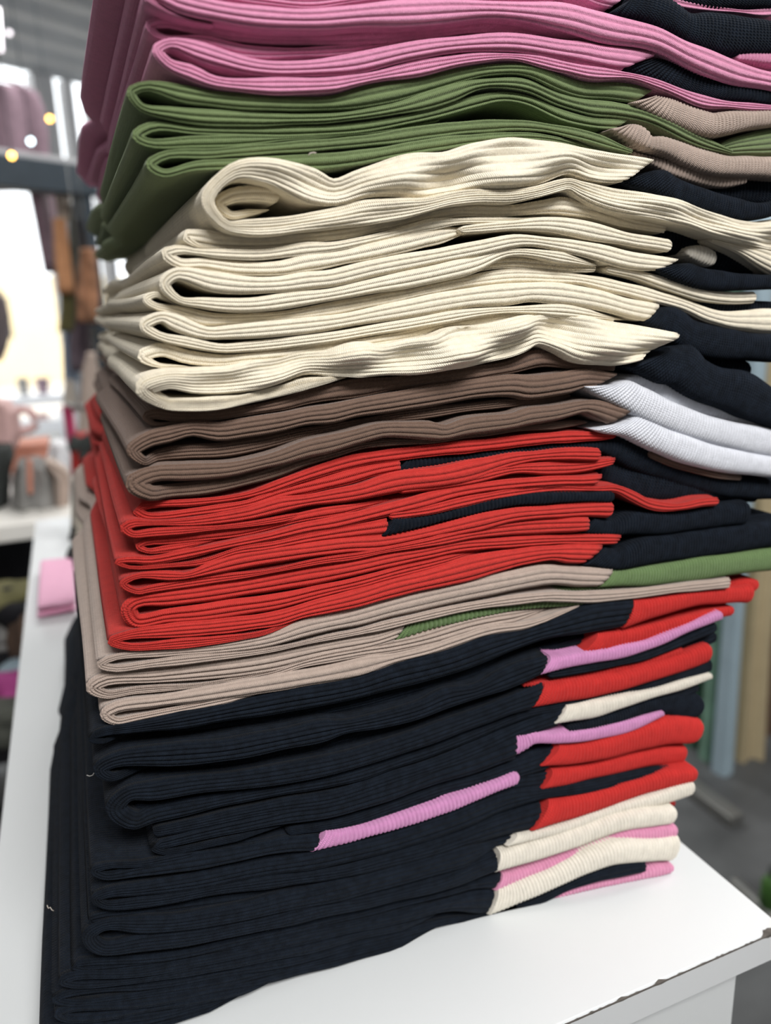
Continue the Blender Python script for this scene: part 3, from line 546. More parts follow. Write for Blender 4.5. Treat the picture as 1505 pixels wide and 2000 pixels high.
strip(g, BODY, K['navy'], [(1270, 1359, 1374), (1335, 1344, 1364), (1364, 1338, 1352)], p=3*mm, rL=True)
g = garment('black garment with an orchid pink panel bent at its start, below the ivory point')
strip(g, BODY, K['navy'], [(330, 1640, 1660), (452, 1610, 1636), (560, 1584, 1616), (640, 1570, 1602), (746, 1540, 1574), (858, 1502, 1540), (950, 1468, 1512), (1010, 1444, 1486)],
      [(325, 1660, 1672), (452, 1634, 1648), (560, 1612, 1626)], bend=(292, 1655), p=0*mm, sR=18)
strip(g, PANEL, K['lilac'], [(1010, 1443, 1485), (1030, 1438, 1472), (1046, 1436, 1459), (1094, 1433, 1456), (1168, 1423, 1446), (1243, 1405, 1429), (1300, 1391, 1402)], p=-1*mm, cross=True, sL=18, pitch=.002)
strip(g, PANEL, K['navy'], [(1110, 1420, 1436), (1205, 1392, 1418), (1280, 1366, 1398), (1336, 1354, 1408), (1384, 1374, 1410)], p=1*mm, cross=True, rR=True, rL=True, pitch=.0018)
g = garment('black garment with a broad red panel, the upper of the two thick red ends')
strip(g, BODY, K['navy'], [(560, 1618, 1636), (700, 1590, 1614), (858, 1536, 1568), (950, 1508, 1546), (1030, 1480, 1522), (1080, 1461, 1505)], p=2*mm, rL=True, sR=41)
strip(g, PANEL, K['redp'], [(1080, 1460, 1505), (1131, 1458, 1498), (1205, 1440, 1483), (1280, 1414, 1466), (1317, 1405, 1460), (1384, 1413, 1456)], p=-2*mm, cross=True, sL=41, rR=True)
g = garment('black garment with a red panel, the lower of the two thick red ends')
strip(g, BODY, K['navy'], [(330, 1666, 1690), (455, 1644, 1666), (560, 1630, 1650), (700, 1602, 1626), (858, 1556, 1580), (950, 1532, 1562), (1020, 1514, 1552), (1068, 1507, 1545)], p=3*mm, rL=True, sR=24)
strip(g, PANEL, K['redp'], [(1069, 1509, 1544), (1131, 1501, 1533), (1205, 1483, 1517), (1280, 1467, 1501), (1352, 1460, 1495)], p=0*mm, cross=True, sL=24, rR=True)
g = garment('black garment with the long orchid pink ribbed strip across its front')
strip(g, BODY, K['navy'], [(208, 1688, 1704), (279, 1684, 1698), (367, 1668, 1686), (455, 1656, 1672)],
      [(205, 1706, 1724), (279, 1692, 1719), (367, 1674, 1706), (455, 1660, 1689), (560, 1640, 1670), (622, 1634, 1668)], bend=(174, 1703), p=-1*mm, nt=True)
strip(g, PANEL, K['lilac'], [(622, 1634, 1668), (700, 1621, 1647), (783, 1597, 1622), (858, 1571, 1596), (932, 1543, 1567), (1020, 1511, 1533)], p=-2*mm, cross=True, sL=31, rR=True, pitch=.0022, amp=.0006)
g = garment('black garment with a red panel on a black strip, above the ivory pair')
strip(g, BODY, K['navy'], [(212, 1737, 1758), (279, 1727, 1753), (367, 1714, 1745), (455, 1696, 1732), (560, 1676, 1714), (680, 1650, 1692), (783, 1622, 1666), (858, 1597, 1642), (932, 1569, 1616), (1000, 1550, 1588), (1057, 1545, 1566), (1131, 1532, 1556), (1205, 1516, 1542), (1280, 1501, 1524), (1315, 1495, 1513)],
      [(207, 1761, 1779), (279, 1755, 1775), (411, 1735, 1756), (560, 1714, 1737), (720, 1683, 1708), (858, 1641, 1674), (960, 1605, 1646), (1058, 1570, 1628)], bend=(175, 1756), p=-1*mm, nt=True, rR=True)
strip(g, PANEL, K['redp'], [(1059, 1571, 1628), (1094, 1567, 1617), (1168, 1553, 1592), (1243, 1531, 1566), (1317, 1509, 1540), (1368, 1501, 1527)], p=-1*mm, pR=-.006, cross=True, sL=41, rR=True)
g = garment('black garment with a narrow ivory panel under the last red one')
strip(g, BODY, K['navy'], [(200, 1783, 1802), (279, 1776, 1799), (411, 1757, 1782), (560, 1736, 1756), (720, 1705, 1720), (858, 1667, 1682), (940, 1644, 1662), (1000, 1632, 1652)],
      [(200, 1800, 1808), (279, 1797, 1803), (411, 1778, 1786)], bend=(168, 1796), p=2*mm, sR=16)
strip(g, PANEL, K['ivory'], [(1000, 1636, 1653), (1063, 1622, 1641), (1131, 1604, 1624), (1205, 1578, 1602), (1280, 1553, 1580), (1330, 1537, 1564), (1364, 1529, 1553)], p=1*mm, pR=-.010, cross=True, sL=26, rR=True, pitch=.002)
strip(g, BODY, K['navy'], [(1100, 1626, 1640), (1205, 1600, 1614), (1280, 1578, 1597), (1297, 1574, 1592)], p=3*mm, rL=True)
strip(g, PANEL, K['redp'], [(1285, 1567, 1581), (1322, 1566, 1577)], p=7*mm, cross=True, rR=True)
g = garment('black garment with a plump round fold, ivory panel directly above the bright pink one')
strip(g, BODY, K['navy'], [(202, 1805, 1832), (279, 1799, 1829), (367, 1791, 1821), (455, 1775, 1808), (560, 1751, 1790), (720, 1714, 1757), (858, 1672, 1718), (932, 1650, 1694), (980, 1640, 1676)],
      [(197, 1842, 1872), (279, 1834, 1865), (367, 1823, 1852), (499, 1799, 1828), (620, 1770, 1802), (720, 1755, 1782), (858, 1715, 1746), (972, 1670, 1709)], bend=(158, 1836), p=-3*mm, hole=.78, nt=True)
strip(g, PANEL, K['ivory'], [(972, 1671, 1708), (1063, 1647, 1684), (1158, 1617, 1654), (1206, 1601, 1636), (1254, 1589, 1622), (1330, 1579, 1612)], p=-1*mm, pR=-.013, cross=True, sL=19, rR=True, pitch=.002)
g = garment('black garment with the bright pink panel between two ivory ones')
strip(g, BODY, K['navy'], [(165, 1877, 1894), (279, 1867, 1886), (411, 1846, 1862), (560, 1810, 1830), (720, 1779, 1795), (858, 1742, 1758), (930, 1722, 1742), (972, 1712, 1740)],
      [(165, 1890, 1904), (279, 1880, 1895), (411, 1858, 1872), (560, 1826, 1840), (720, 1792, 1804), (858, 1756, 1768)], bend=(132, 1888), p=1*mm, sR=22)
strip(g, PANEL, K['pink'], [(974, 1713, 1741), (1063, 1691, 1714), (1158, 1657, 1681), (1230, 1629, 1652), (1278, 1621, 1649), (1330, 1614, 1641)], p=1*mm, pR=-.016, cross=True, sL=24, rR=True, pitch=.002)
g = garment('black garment with the broadest ivory panel, overhanging the counter top')
strip(g, BODY, K['navy'], [(145, 1904, 1922), (279, 1892, 1910), (411, 1868, 1888), (560, 1836, 1858), (720, 1800, 1822), (858, 1764, 1788), (965, 1743, 1794)],
      [(145, 1920, 1938), (279, 1908, 1924), (411, 1884, 1902), (560, 1854, 1876), (720, 1818, 1840), (858, 1784, 1804)], bend=(112, 1922), p=0*mm, sR=38)
strip(g, PANEL, K['ivory'], [(967, 1746, 1793), (1063, 1711, 1753), (1158, 1671, 1710), (1216, 1651, 1693), (1278, 1647, 1690), (1345, 1638, 1692)], p=-2*mm, pR=-.018, cross=True, sL=40, rR=True, pitch=.002)
g = garment('black garment with a thin pink edge showing below the broadest ivory panel')
strip(g, BODY, K['navy'], [(130, 1940, 1954), (279, 1923, 1940), (411, 1901, 1918), (560, 1873, 1890), (720, 1837, 1854), (858, 1802, 1816), (990, 1780, 1792), (1063, 1753, 1766), (1111, 1731, 1744), (1158, 1711, 1730), (1206, 1697, 1720), (1264, 1689, 1708)],
      [(130, 1954, 1968), (279, 1938, 1954), (411, 1916, 1934), (560, 1888, 1906), (720, 1850, 1864), (858, 1812, 1827)], bend=(100, 1954), p=1*mm, pR=-.022, sR=1)
strip(g, PANEL, K['pink'], [(1005, 1776, 1788), (1063, 1758, 1773), (1111, 1738, 1752), (1158, 1726, 1740), (1244, 1710, 1727), (1273, 1697, 1722), (1322, 1690, 1707)], p=3*mm, pR=-.022, cross=True, rR=True, rL=True)
g = garment('plain black garment, second from the bottom of the pile')
strip(g, BODY, K['navy'], [(135, 1968, 1985), (279, 1953, 1970), (411, 1932, 1946), (560, 1904, 1916), (720, 1862, 1870), (860, 1824, 1828)],
      [(135, 1985, 2004), (279, 1968, 1986), (411, 1944, 1958), (560, 1912, 1925)], bend=(104, 1986), p=0*mm)
g = garment('plain black garment at the very bottom, lying on the white counter')
strip(g, BODY, K['navy'], [(125, 2006, 2036), (279, 1987, 2006), (411, 1958, 1969), (500, 1938, 1946)],
      [(125, 2036, 2072), (279, 2004, 2021), (411, 1967, 1977), (500, 1943, 1948)], bend=(74, 2040), p=0*mm)

# ------------------------------------------------------------------ the shop behind the pile
def hang(name, rows, y, mat, parent=None, thick=0.02, folds=3, fold_amp=0.008, nx=22, ny=26, seed=1, grooves=0, x_oblique=0.0, round_=True):
    """hanging cloth: rows = (py, px left, px right) measured on the plane y; a closed, rounded body with folds"""
    rs = np.random.RandomState(seed); rows = np.array(rows, float)
    py = np.linspace(rows[0, 0], rows[-1, 0], ny); xl = np.interp(py, rows[:, 0], rows[:, 1]); xr = np.interp(py, rows[:, 0], rows[:, 2])
    ph = rs.uniform(0, 6.28, 3); V = []
    ring = 2*nx
    for i in range(ny):
        A = at(xl[i], py[i], y=y); B = at(xr[i], py[i], y=y); tt = i/(ny-1)
        endk = 1.0
        if round_: endk = math.sqrt(max(1-(max(0, (tt-0.93)/0.07))**2, 0.02))
        for j in range(ring):
            th = 2*math.pi*j/ring; c = math.cos(th); s_ = math.sin(th)
            u = 0.5-0.5*np.sign(c)*abs(c)**0.75
            P = A+(B-A)*u
            w = fold_amp*(math.sin(folds*6.28*u+ph[0]+0.6*tt)+0.5*math.sin(folds*11*u+ph[1]-1.1*tt))*abs(s_)**0.5
            g_ = 0.0
            if grooves: g_ = -0.30*thick*(abs(math.sin(math.pi*grooves*tt))**0.5-1)
            V.append((P[0], P[1]+w-np.sign(s_)*(abs(s_)**0.6)*(thick/2-g_)*endk+x_oblique*u, P[2]))
    F = []
    for i in range(ny-1):
        for j in range(ring):
            a = i*ring+j; b = i*ring+(j+1) % ring; F.append((a, b, b+ring, a+ring))
    F.append(tuple(range(ring))[::-1]); F.append(tuple((ny-1)*ring+j for j in range(ring)))
    return link(name, meshdata(name, V, F, True), parent, mat)

def lump(name, c, r, mat, parent=None, seed=1, rough=0.18, flat=0.0, n=18):
    rs = np.random.RandomState(seed); V = []; F = []; c = np.array(c, float); r = np.array(r, float)
    k = rs.normal(0, 1, (7, 3))*2.6; ph = rs.uniform(0, 6.28, 7)
    for i in range(n+1):
        la = math.pi*i/n-math.pi/2
        for j in range(2*n):
            lo = math.pi*j/n; d = np.array([math.cos(la)*math.cos(lo), math.cos(la)*math.sin(lo), math.sin(la)])
            q = 1+rough*np.sum(np.sin(k@d+ph))/2.6
            p_ = c+r*d*q
            if flat: p_[2] = max(p_[2], c[2]-r[2]*(1-flat))
            V.append(p_)
    for i in range(n):
        for j in range(2*n):
            a = i*2*n+j; b = i*2*n+(j+1) % (2*n); F.append((a, b, b+2*n, a+2*n))
    return link(name, meshdata(name, V, F, True), parent, mat)

def tube(name, pts, r, mat, parent=None, ns=10):
    pts = [np.array(p, float) for p in pts]; V = []; F = []
    for i, p in enumerate(pts):
        d = pts[min(i+1, len(pts)-1)]-pts[max(i-1, 0)]; d /= np.linalg.norm(d)
        a = np.cross(d, (0, 0, 1) if abs(d[2]) < .9 else (1, 0, 0)); a /= np.linalg.norm(a); b = np.cross(d, a)
        rr = r[i] if hasattr(r, '__len__') else r
        for j in range(ns): th = 6.2832*j/ns; V.append(p+rr*(a*math.cos(th)+b*math.sin(th)))
    for i in range(len(pts)-1):
        for j in range(ns): q = i*ns+j; w = i*ns+(j+1) % ns; F.append((q, w, w+ns, q+ns))
    F.append(tuple(range(ns))[::-1]); F.append(tuple((len(pts)-1)*ns+j for j in range(ns)))
    return link(name, meshdata(name, V, F, True), parent, mat)

C = dict(
    mauve=plain('mauve_cloth', (0.24, 0.165, 0.20), 0.9, .15, 40), plum=plain('dark_plum_cloth', (0.13, 0.10, 0.12), 0.9, .2, 30),
    orange=plain('rust_orange_cloth', (0.60, 0.30, 0.15), 0.9, .12, 30), moss=plain('dark_moss_cloth', (0.09, 0.095, 0.08), 0.9, .2, 30),
    olive=plain('olive_cloth', (0.15, 0.14, 0.06), 0.9, .2, 30), brownp=plain('brown_print_cloth', (0.36, 0.18, 0.10), 0.9, .55, 22),
    blue=plain('pale_blue_denim', (0.30, 0.38, 0.50), 0.9, .15, 40), beige=plain('beige_cloth', (0.52, 0.42, 0.36), 0.9, .06, 30),
    ivoryc=plain('ivory_cloth', (0.60, 0.54, 0.47), 0.9, .06, 30), crim=plain('crimson_paint', (0.30, 0.012, 0.07), 0.5, .1, 20),
    redc=plain('red_satin', (0.45, 0.02, 0.02), 0.6, .3, 25), black=plain('black_cloth', (0.010, 0.010, 0.013), 0.9, .3, 30),
    greyc=plain('grey_cloth', (0.25, 0.245, 0.235), 0.9, .2, 18), slate=plain('slate_metal', (0.045, 0.06, 0.075), 0.5, .1, 20),
    pinkb=plain('pale_pink_leather', (0.62, 0.40, 0.38), 0.5, .06, 20), peach=plain('peach_box', (0.62, 0.27, 0.19), 0.6, .08, 20),
    desk=plain('ivory_desk_top', (0.80, 0.78, 0.73), 0.5, .02, 10), whitep=plain('white_plastic', (0.82, 0.82, 0.84), 0.4, .03, 20),
    pinkg=plain('light_pink_knit', (0.88, 0.48, 0.65), 0.9, .03, 60), canvas=plain('unbleached_canvas', (0.50, 0.45, 0.38), 0.9, .06, 30),
    char=plain('charcoal_cloth', (0.035, 0.04, 0.038), 0.9, .2, 30), magenta=plain('magenta_cloth', (0.40, 0.06, 0.24), 0.8, .2, 30),
    greenc=plain('dark_green_cloth', (0.05, 0.13, 0.085), 0.9, .3, 20), sage=plain('sage_green_cloth', (0.15, 0.27, 0.20), 0.9, .15, 20),
    skyb=plain('powder_blue_cloth', (0.33, 0.43, 0.49), 0.9, .06, 20), sand=plain('sand_cloth', (0.44, 0.36, 0.22), 0.9, .05, 20),
    coffee=plain('coffee_brown_cloth', (0.10, 0.062, 0.043), 0.9, .15, 20), leaf=plain('leaf_green_plastic', (0.03, 0.09, 0.012), 0.6, .2, 20),
    steel=plain('grey_steel_tube', (0.20, 0.20, 0.19), 0.4, .05, 20, metallic=.6), carw=plain('white_car_paint', (0.85, 0.85, 0.86), 0.25, .01, 4),
    carg=plain('car_window_glass', (0.05, 0.045, 0.05), 0.15, .1, 4), tyre=plain('tyre_rubber', (0.02, 0.02, 0.02), 0.8, .1, 10),
    pave=plain('pale_pavement', (0.62, 0.56, 0.48), 0.9, .08, 3), fac=plain('cream_facade', (0.88, 0.72, 0.46), 0.9, .04, 2),
    awn=plain('yellow_awning', (0.75, 0.42, 0.08), 0.8, .05, 5), grill=plain('grey_lilac_quilt', (0.20, 0.17, 0.18), 0.8, .1, 20),
    gold=plain('warm_bulb', (1, .7, .2), 0.5, 0, 5, emit=(1.0, 0.55, 0.10), estr=10), cool=plain('cool_bulb', (1, 1, 1), 0.5, 0, 5, emit=(0.75, 0.95, 1.0), estr=6),
    soft=plain('lilac_white_bulb', (1, 1, 1), 0.5, 0, 5, emit=(0.95, 0.86, 0.92), estr=3.0),
)

# ---- clothes rack with the dark board, seen past the folded ends of the pile
RY = 2.6
rc = at(75, 345, y=RY); rk = thing('clothes_rack', 'dark slate clothes rack with a broad top board left of the pile', 'rack', (0, 0, 0))
ro = rc[:2]; a1 = (at(154, 358, y=RY)[0]-ro[0])/dv[0]; hz = 0.047
obox(-1.3, a1+0.05, -0.04, 0.04, rc[2]-hz, rc[2]+hz, 'top_board', C['slate'], rk, 0.004, ro)
obox(-1.3, a1+0.05, 0.045, 0.16, rc[2]+hz+0.004, rc[2]+hz+0.032, 'rear_rail', frame_mat, rk, 0.004, ro)
obox(a1-0.01, a1+0.03, -0.03, 0.03, FZ, rc[2]-hz, 'upright', C['slate'], rk, 0.004, ro)
obox(-1.28, -1.24, -0.03, 0.03, FZ, rc[2]-hz, 'upright', C['slate'], rk, 0.004, ro)
obox(a1-0.03, a1+0.05, -0.25, 0.25, FZ, FZ+0.04, 'foot', C['slate'], rk, 0.004, ro)
obox(-1.30, -1.22, -0.25, 0.25, FZ, FZ+0.04, 'foot', C['slate'], rk, 0.004, ro)

jk = thing('hanging_jacket', 'mauve jacket hanging behind the dark board of the rack', 'jacket', (0, 0, 0))
hang('jacket_body', [(168, -70, 48), (182, -80, 74), (215, -85, 88), (260, -90, 95), (330, -90, 99), (372, -60, 104)], 2.95, C['mauve'], jk, 0.07, 2, 0.012, seed=3, round_=False)
hang('sleeve', [(330, 45, 104), (372, 55, 106), (430, 67, 111), (480, 76, 113), (533, 86, 113)], 2.98, C['mauve'], jk, 0.07, 1, 0.006, seed=4)
jt = at(5, 170, y=2.95)
tube('hanger', [(jt[0]-.17, 2.95, jt[2]-.03), (jt[0]-.1, 2.95, jt[2]+.01), (jt[0], 2.95, jt[2]+.03), (jt[0]+.06, 2.95, jt[2]+.01)], .006, C['steel'], jk, 8)
tube('hanger_cord', [(jt[0], 2.95, jt[2]+.03), (jt[0], 2.95, CZ)], .0015, C['steel'], jk, 6)
def cloth1(name, label, cat, rows, y, mat, **kw):
    t_ = thing(name, label, cat, (0, 0, 0), 'clothes hanging left behind the pile')
    hang('cloth', rows, y, mat, t_, **kw)
    p_ = at((rows[0][1]+rows[0][2])/2, rows[0][0], y=y); zt_ = max(rc[2]+hz*.5, p_[2]+.02)
    tube('hanger_cord', [(p_[0], y, p_[2]-.01), (p_[0], y, zt_)], .0012, C['steel'], t_, 6)
    return t_
cloth1('hanging_trousers', 'rust orange trousers hanging below the dark board', 'trousers', [(428, 103, 128), (500, 105, 138), (574, 113, 146)], 2.72, C['orange'], thick=.05, folds=1)
cloth1('hanging_sweater', 'dark moss sweater hanging next to the rust orange trousers', 'sweater', [(380, 141, 158), (440, 134, 168), (520, 137, 176), (560, 139, 172)], 2.76, C['moss'], thick=.06, folds=2)
cloth1('hanging_scarf', 'pale scarf with a rust tip just below the dark board', 'scarf', [(372, 104, 138), (405, 108, 139), (432, 112, 136)], 2.78, C['ivoryc'], thick=.03, folds=2)
cloth1('hanging_skirt', 'olive skirt hanging below the rust orange trousers', 'skirt', [(566, 117, 146), (610, 118, 148), (648, 112, 142)], 2.78, C['olive'], thick=.05, folds=2)
cloth1('hanging_blouse', 'brown and orange printed blouse right beside the cream folds', 'blouse', [(486, 156, 184), (540, 148, 192), (630, 150, 194)], 2.5, C['brownp'], thick=.06, folds=2)
cloth1('hanging_coat', 'dark plum coat hanging under the printed blouse', 'coat', [(560, 138, 176), (620, 136, 190), (680, 134, 188), (726, 138, 172)], 2.82, C['plum'], thick=.07, folds=2)
cloth1('hanging_jeans', 'pale blue jeans behind the dark plum coat', 'jeans', [(640, 124, 136), (690, 122, 142), (745, 124, 158)], 2.9, C['blue'], thick=.05, folds=1)
cloth1('hanging_dress', 'beige dress hanging beside the brown folds', 'dress', [(688, 170, 186), (720, 160, 192), (800, 154, 196), (862, 150, 198)], 2.45, C['beige'], thick=.06, folds=1)
cloth1('hanging_shirt', 'ivory shirt low behind the beige dress', 'shirt', [(742, 126, 142), (780, 122, 152), (806, 126, 152)], 2.85, C['ivoryc'], thick=.05, folds=1)
cloth1('quilted_jacket', 'grey lilac quilted jacket cut by the edge of the frame', 'jacket', [(566, -60, 0), (590, -62, 12), (615, -62, 19), (650, -62, 20), (680, -60, 14), (705, -60, 4)], 2.62, C['grill'], thick=.16, folds=1, grooves=9, ny=60)
bulk = [(at(97, 232, y=3.6), 0.010, 'gold', 'warm yellow bulb shining in front of the window'), (at(23, 304, y=2.3), 0.008, 'gold', 'amber bulb just above the dark rack board'),
        (at(60, 276, y=2.3), 0.008, 'cool', 'cool white bulb in front of the mauve jacket'), (at(18, 64, y=4.2), 0.010, 'soft', 'soft white bulb high against the corrugated ceiling')]
for c_, r_, k_, lb in bulk:
    L_ = thing('pendant_lamp', lb, 'lamp', (0, 0, 0), 'small pendant lamps')
    lump('bulb', c_, (r_, r_, r_*1.1), C[k_], L_, rough=0.0, n=10)
    tube('socket', [c_+(0, 0, r_), c_+(0, 0, r_*2.2)], r_*.5, C['slate'], L_, 8)
    tube('cord', [c_+(0, 0, r_*2.2), (c_[0], c_[1], CZ)], 0.0015, C['slate'], L_, 6)
c_ = at(1, 60, y=3.4); T_ = thing('tube_lamp', 'white vertical tube lamp at the edge below the ceiling', 'lamp', (0, 0, 0))
tube('tube', [at(2, 100, y=3.4), at(-4, 16, y=3.4)], 0.007, C['soft'], T_, 10)
tube('cord', [at(-4, 16, y=3.4), (at(-4, 16, y=3.4)[0], 3.4, CZ)], 0.002, C['slate'], T_, 6)

# ---- the white desk behind the counter and what lies on it
dz = -0.06
d0 = at(-60, 1008, z=dz); d1 = at(140, 1010, z=dz); DY0 = d1[1]
dk = thing('desk', 'ivory white desk behind the far end of the counter', 'desk', (0, 0, 0))
box('desk_top', (-0.95, DY0, dz-0.035), (d1[0], DY0+0.55, dz), C['desk'], dk, 0.004)
box('leg', (d1[0]-0.05, DY0+0.03, FZ), (d1[0]-0.01, DY0+0.07, dz-0.035), C['desk'], dk, 0.003)
box('leg', (d1[0]-0.05, DY0+0.48, FZ), (d1[0]-0.01, DY0+0.52, dz-0.035), C['desk'], dk, 0.003)
box('leg', (-0.92, DY0+0.03, FZ), (-0.88, DY0+0.07, dz-0.035), C['desk'], dk, 0.003)
box('leg', (-0.92, DY0+0.48, FZ), (-0.88, DY0+0.52, dz-0.035), C['desk'], dk, 0.003)
box('shade_backdrop', (-0.88, DY0+0.49, FZ+0.02), (d1[0]-0.05, DY0+0.51, dz-0.035), C['black'], dk)  # black sheet added to stand in for the shade under the desk
yD = DY0+0.18
def onz(px0, px1, py0, py1, y):
    a_ = at(px0, py1, y=y); b_ = at(px1, py0, y=y); return a_, b_
tb = thing('tote_bag', 'grey cloth tote bag slumped on the ivory desk', 'bag', (0, 0, 0))
hang('bag_body', [(903, 34, 96), (925, 26, 108), (960, 24, 114), (986, 22, 120)], yD, C['greyc'], tb, .16, 2, .012, seed=5)
hang('stripe', [(898, 51, 63), (940, 53, 64), (965, 55, 64)], yD-.085, C['peach'], tb, .012, 1, .002, seed=5)
hb = thing('handbag', 'pale pink handbag with a curved handle on the desk by the edge of the frame', 'bag', (0, 0, 0))
hang('bag_body', [(782, -40, 20), (800, -50, 36), (840, -52, 42), (872, -52, 36)], yD+.12, C['pinkb'], hb, .14, 1, .008, seed=6)
hp = [at(x_, y_, y=yD+.12) for x_, y_ in ((28, 806), (44, 799), (58, 803), (68, 816), (70, 830), (60, 838), (46, 842), (34, 848))]
tube('handle', hp, 0.010, C['pinkb'], hb, 10)
tag(hang('folded_scarf', [(868, -50, 22), (890, -52, 29), (922, -54, 20), (984, -56, 18)], yD+.02, C['char'], None, .14, 1, .01, seed=7), 'charcoal cloth folded under the pale pink handbag', 'cloth')
bx = thing('carton', 'peach coloured carton behind the grey tote bag', 'box', (0, 0, 0))
A_, B_ = onz(36, 92, 858, 986, yD+.30); box('carton_body', (A_[0], yD+.24, dz), (B_[0], yD+.36, B_[2]-.01), C['peach'], bx, .004)
box('lid', (A_[0]-.004, yD+.236, B_[2]-.01), (B_[0]+.004, yD+.364, B_[2]), C['peach'], bx, .003)
tag(hang('plastic_bag', [(862, 100, 128), (890, 92, 138), (940, 96, 140), (990, 98, 140)], yD+.10, C['whitep'], None, .10, 2, .012, seed=8), 'crumpled white plastic bag at the corner of the ivory desk', 'bag')
tag(hang('rolled_cloth', [(898, 88, 104), (915, 92, 132), (930, 104, 138), (990, 106, 136)], yD-.04, C['beige'], None, .07, 2, .012, seed=9), 'beige cloth beside the white plastic bag on the desk', 'cloth')
# things between desk and pile
P_ = at(131, 792, y=1.85); ps = thing('pole_stand', 'crimson painted pole stand beside the beige dress', 'stand', (0, 0, 0))
tube('pole', [(P_[0], 1.85, FZ+.02), P_], 0.013, C['crim'], ps, 12); tube('foot', [(P_[0], 1.85, FZ), (P_[0], 1.85, FZ+.02)], .06, C['crim'], ps, 20)
Q_ = at(172, 846, y=1.75); tube('arm', [P_, (Q_[0], 1.75, P_[2])], .007, C['steel'], ps, 8)
rd = thing('hanging_dress', 'red satin dress with a black bow behind the red folds', 'dress', (0, 0, 0))
hang('dress_body', [(846, 146, 196), (880, 138, 196), (920, 140, 196), (965, 152, 190)], 1.75, C['redc'], rd, .07, 2, .012, seed=11)
tube('hanger_cord', [Q_, (Q_[0], 1.75, P_[2])], .0012, C['steel'], rd, 6)
bow = lump('bow', at(147, 868, y=1.69), (.020, .012, .020), C['char'], rd, seed=2, rough=.3, n=10)
lump('bow_loop', at(168, 862, y=1.69), (.024, .012, .020), C['char'], bow, seed=4, rough=.3, n=10)
lump('bow_tail', at(165, 888, y=1.69), (.012, .010, .028), C['char'], bow, seed=5, rough=.3, n=10)
cb = thing('canvas_bag', 'unbleached canvas bag with dark marks behind the taupe folds', 'bag', (0, 0, 0))
hang('bag_body', [(935, 140, 168), (980, 140, 175), (1040, 137, 175), (1092, 138, 172)], 0.93, C['canvas'], cb, .06, 2, .006, seed=12)
lump('print_mark', at(143, 1036, y=.895), (.004, .004, .007), C['char'], cb, seed=2, rough=.3, n=8)
lump('print_mark', at(141, 1054, y=.895), (.004, .004, .007), C['char'], cb, seed=3, rough=.3, n=8)
c_ = at(142, 1096, z=.012); tag(lump('cloth_bundle', (c_[0], c_[1], .017), (.007, .010, .018), C['char'], None, seed=4, rough=.12), 'small charcoal bundle on the counter behind the light pink garment', 'cloth')
# folded light pink garment further back on the counter
pg = thing('folded_garment', 'light pink garment folded flat on the counter behind the tall pile', 'garment', (0, 0, 0))
x0, x1 = at(74, 1212, z=0)[0], at(150, 1204, z=0)[0]; y0, y1 = at(80, 1211, z=0)[1], at(100, 1088, z=0.02)[1]
def slab(name, x0, x1, y0, y1, z0, z1, seed, mat, parent, droop=0.0):
    rs = np.random.RandomState(seed); nx, ny = 26, 30; V = []; F = []; zc = (z0+z1)/2; h = (z1-z0)/2
    ring = 2*nx
    for i in range(ny):
        q = i/(ny-1); yy = y0+(y1-y0)*q; ek = math.sqrt(max(1-(2*q-1)**16, 0.02))
        for j in range(ring):
            th = 2*math.pi*j/ring; c = math.cos(th); s_ = math.sin(th)
            X_ = (x0+x1)/2+(x1-x0)/2*np.sign(c)*abs(c)**0.5; Z_ = zc+h*np.sign(s_)*abs(s_)**0.35*ek
            if s_ > 0: Z_ += 0.0025*math.sin(40*X_+seed)*math.sin(22*yy+seed)
            if X_ < CX0: Z_ -= droop*(CX0-X_)
            V.append((X_, yy, Z_))
    for i in range(ny-1):
        for j in range(ring): a = i*ring+j; b = i*ring+(j+1) % ring; F.append((a, b, b+ring, a+ring))
    F.append(tuple(range(ring))[::-1]); F.append(tuple((ny-1)*ring+j for j in range(ring)))
    return link(name, meshdata(name, V, F, True), parent, mat)
slab('lower_layer', x0, x1, y0, y1, 0.0006, 0.010, 1, C['pinkg'], pg, .5)
slab('upper_layer', x0+.002, x1, y0-.002, y1-.004, 0.0105, 0.021, 2, C['pinkg'], pg, .5)

# ---- low black table in the aisle with loose clothes
lt = thing('low_table', 'low black table heaped with loose clothes left of the counter', 'table', (0, 0, 0))
box('table_top', (-0.90, 0.75, -0.56), (-0.12, 1.10, -0.53), C['black'], lt, .004)
for lx, ly in ((-.88, .78), (-.16, .78), (-.88, 1.06), (-.16, 1.06)): box('leg', (lx, ly, FZ), (lx+.03, ly+.03, -.56), C['black'], lt)
def heap(px, py, y, r, mat, label, seed):
    c = at(px, py, y=y); tag(lump('loose_garment', (c[0], y, max(c[2], -.53+r[2]*.8)), r, mat, None, seed=seed, rough=.22), label, 'garment', 'loose clothes on the low black table')
heap(30, 1352, .86, (.036, .04, .026), C['magenta'], 'magenta garment crumpled on the low black table', 3)
heap(42, 1308, .93, (.028, .03, .022), C['skyb'], 'blue grey garment crumpled behind the magenta one', 4)
heap(10, 1404, .82, (.05, .04, .03), C['moss'], 'dark moss garment crumpled in front of the magenta one', 5)
heap(58, 1262, .98, (.03, .05, .05), C['coffee'], 'coffee brown garment heaped against the counter', 6)
heap(18, 1245, 1.02, (.035, .03, .02), C['greyc'], 'small grey garment on top of the dark heap', 7)
heap(12, 1165, 1.06, (.06, .05, .022), C['olive'], 'olive garment at the back of the heap', 8)
heap(40, 1190, 1.04, (.05, .05, .04), C['black'], 'black garment under the olive one', 9)

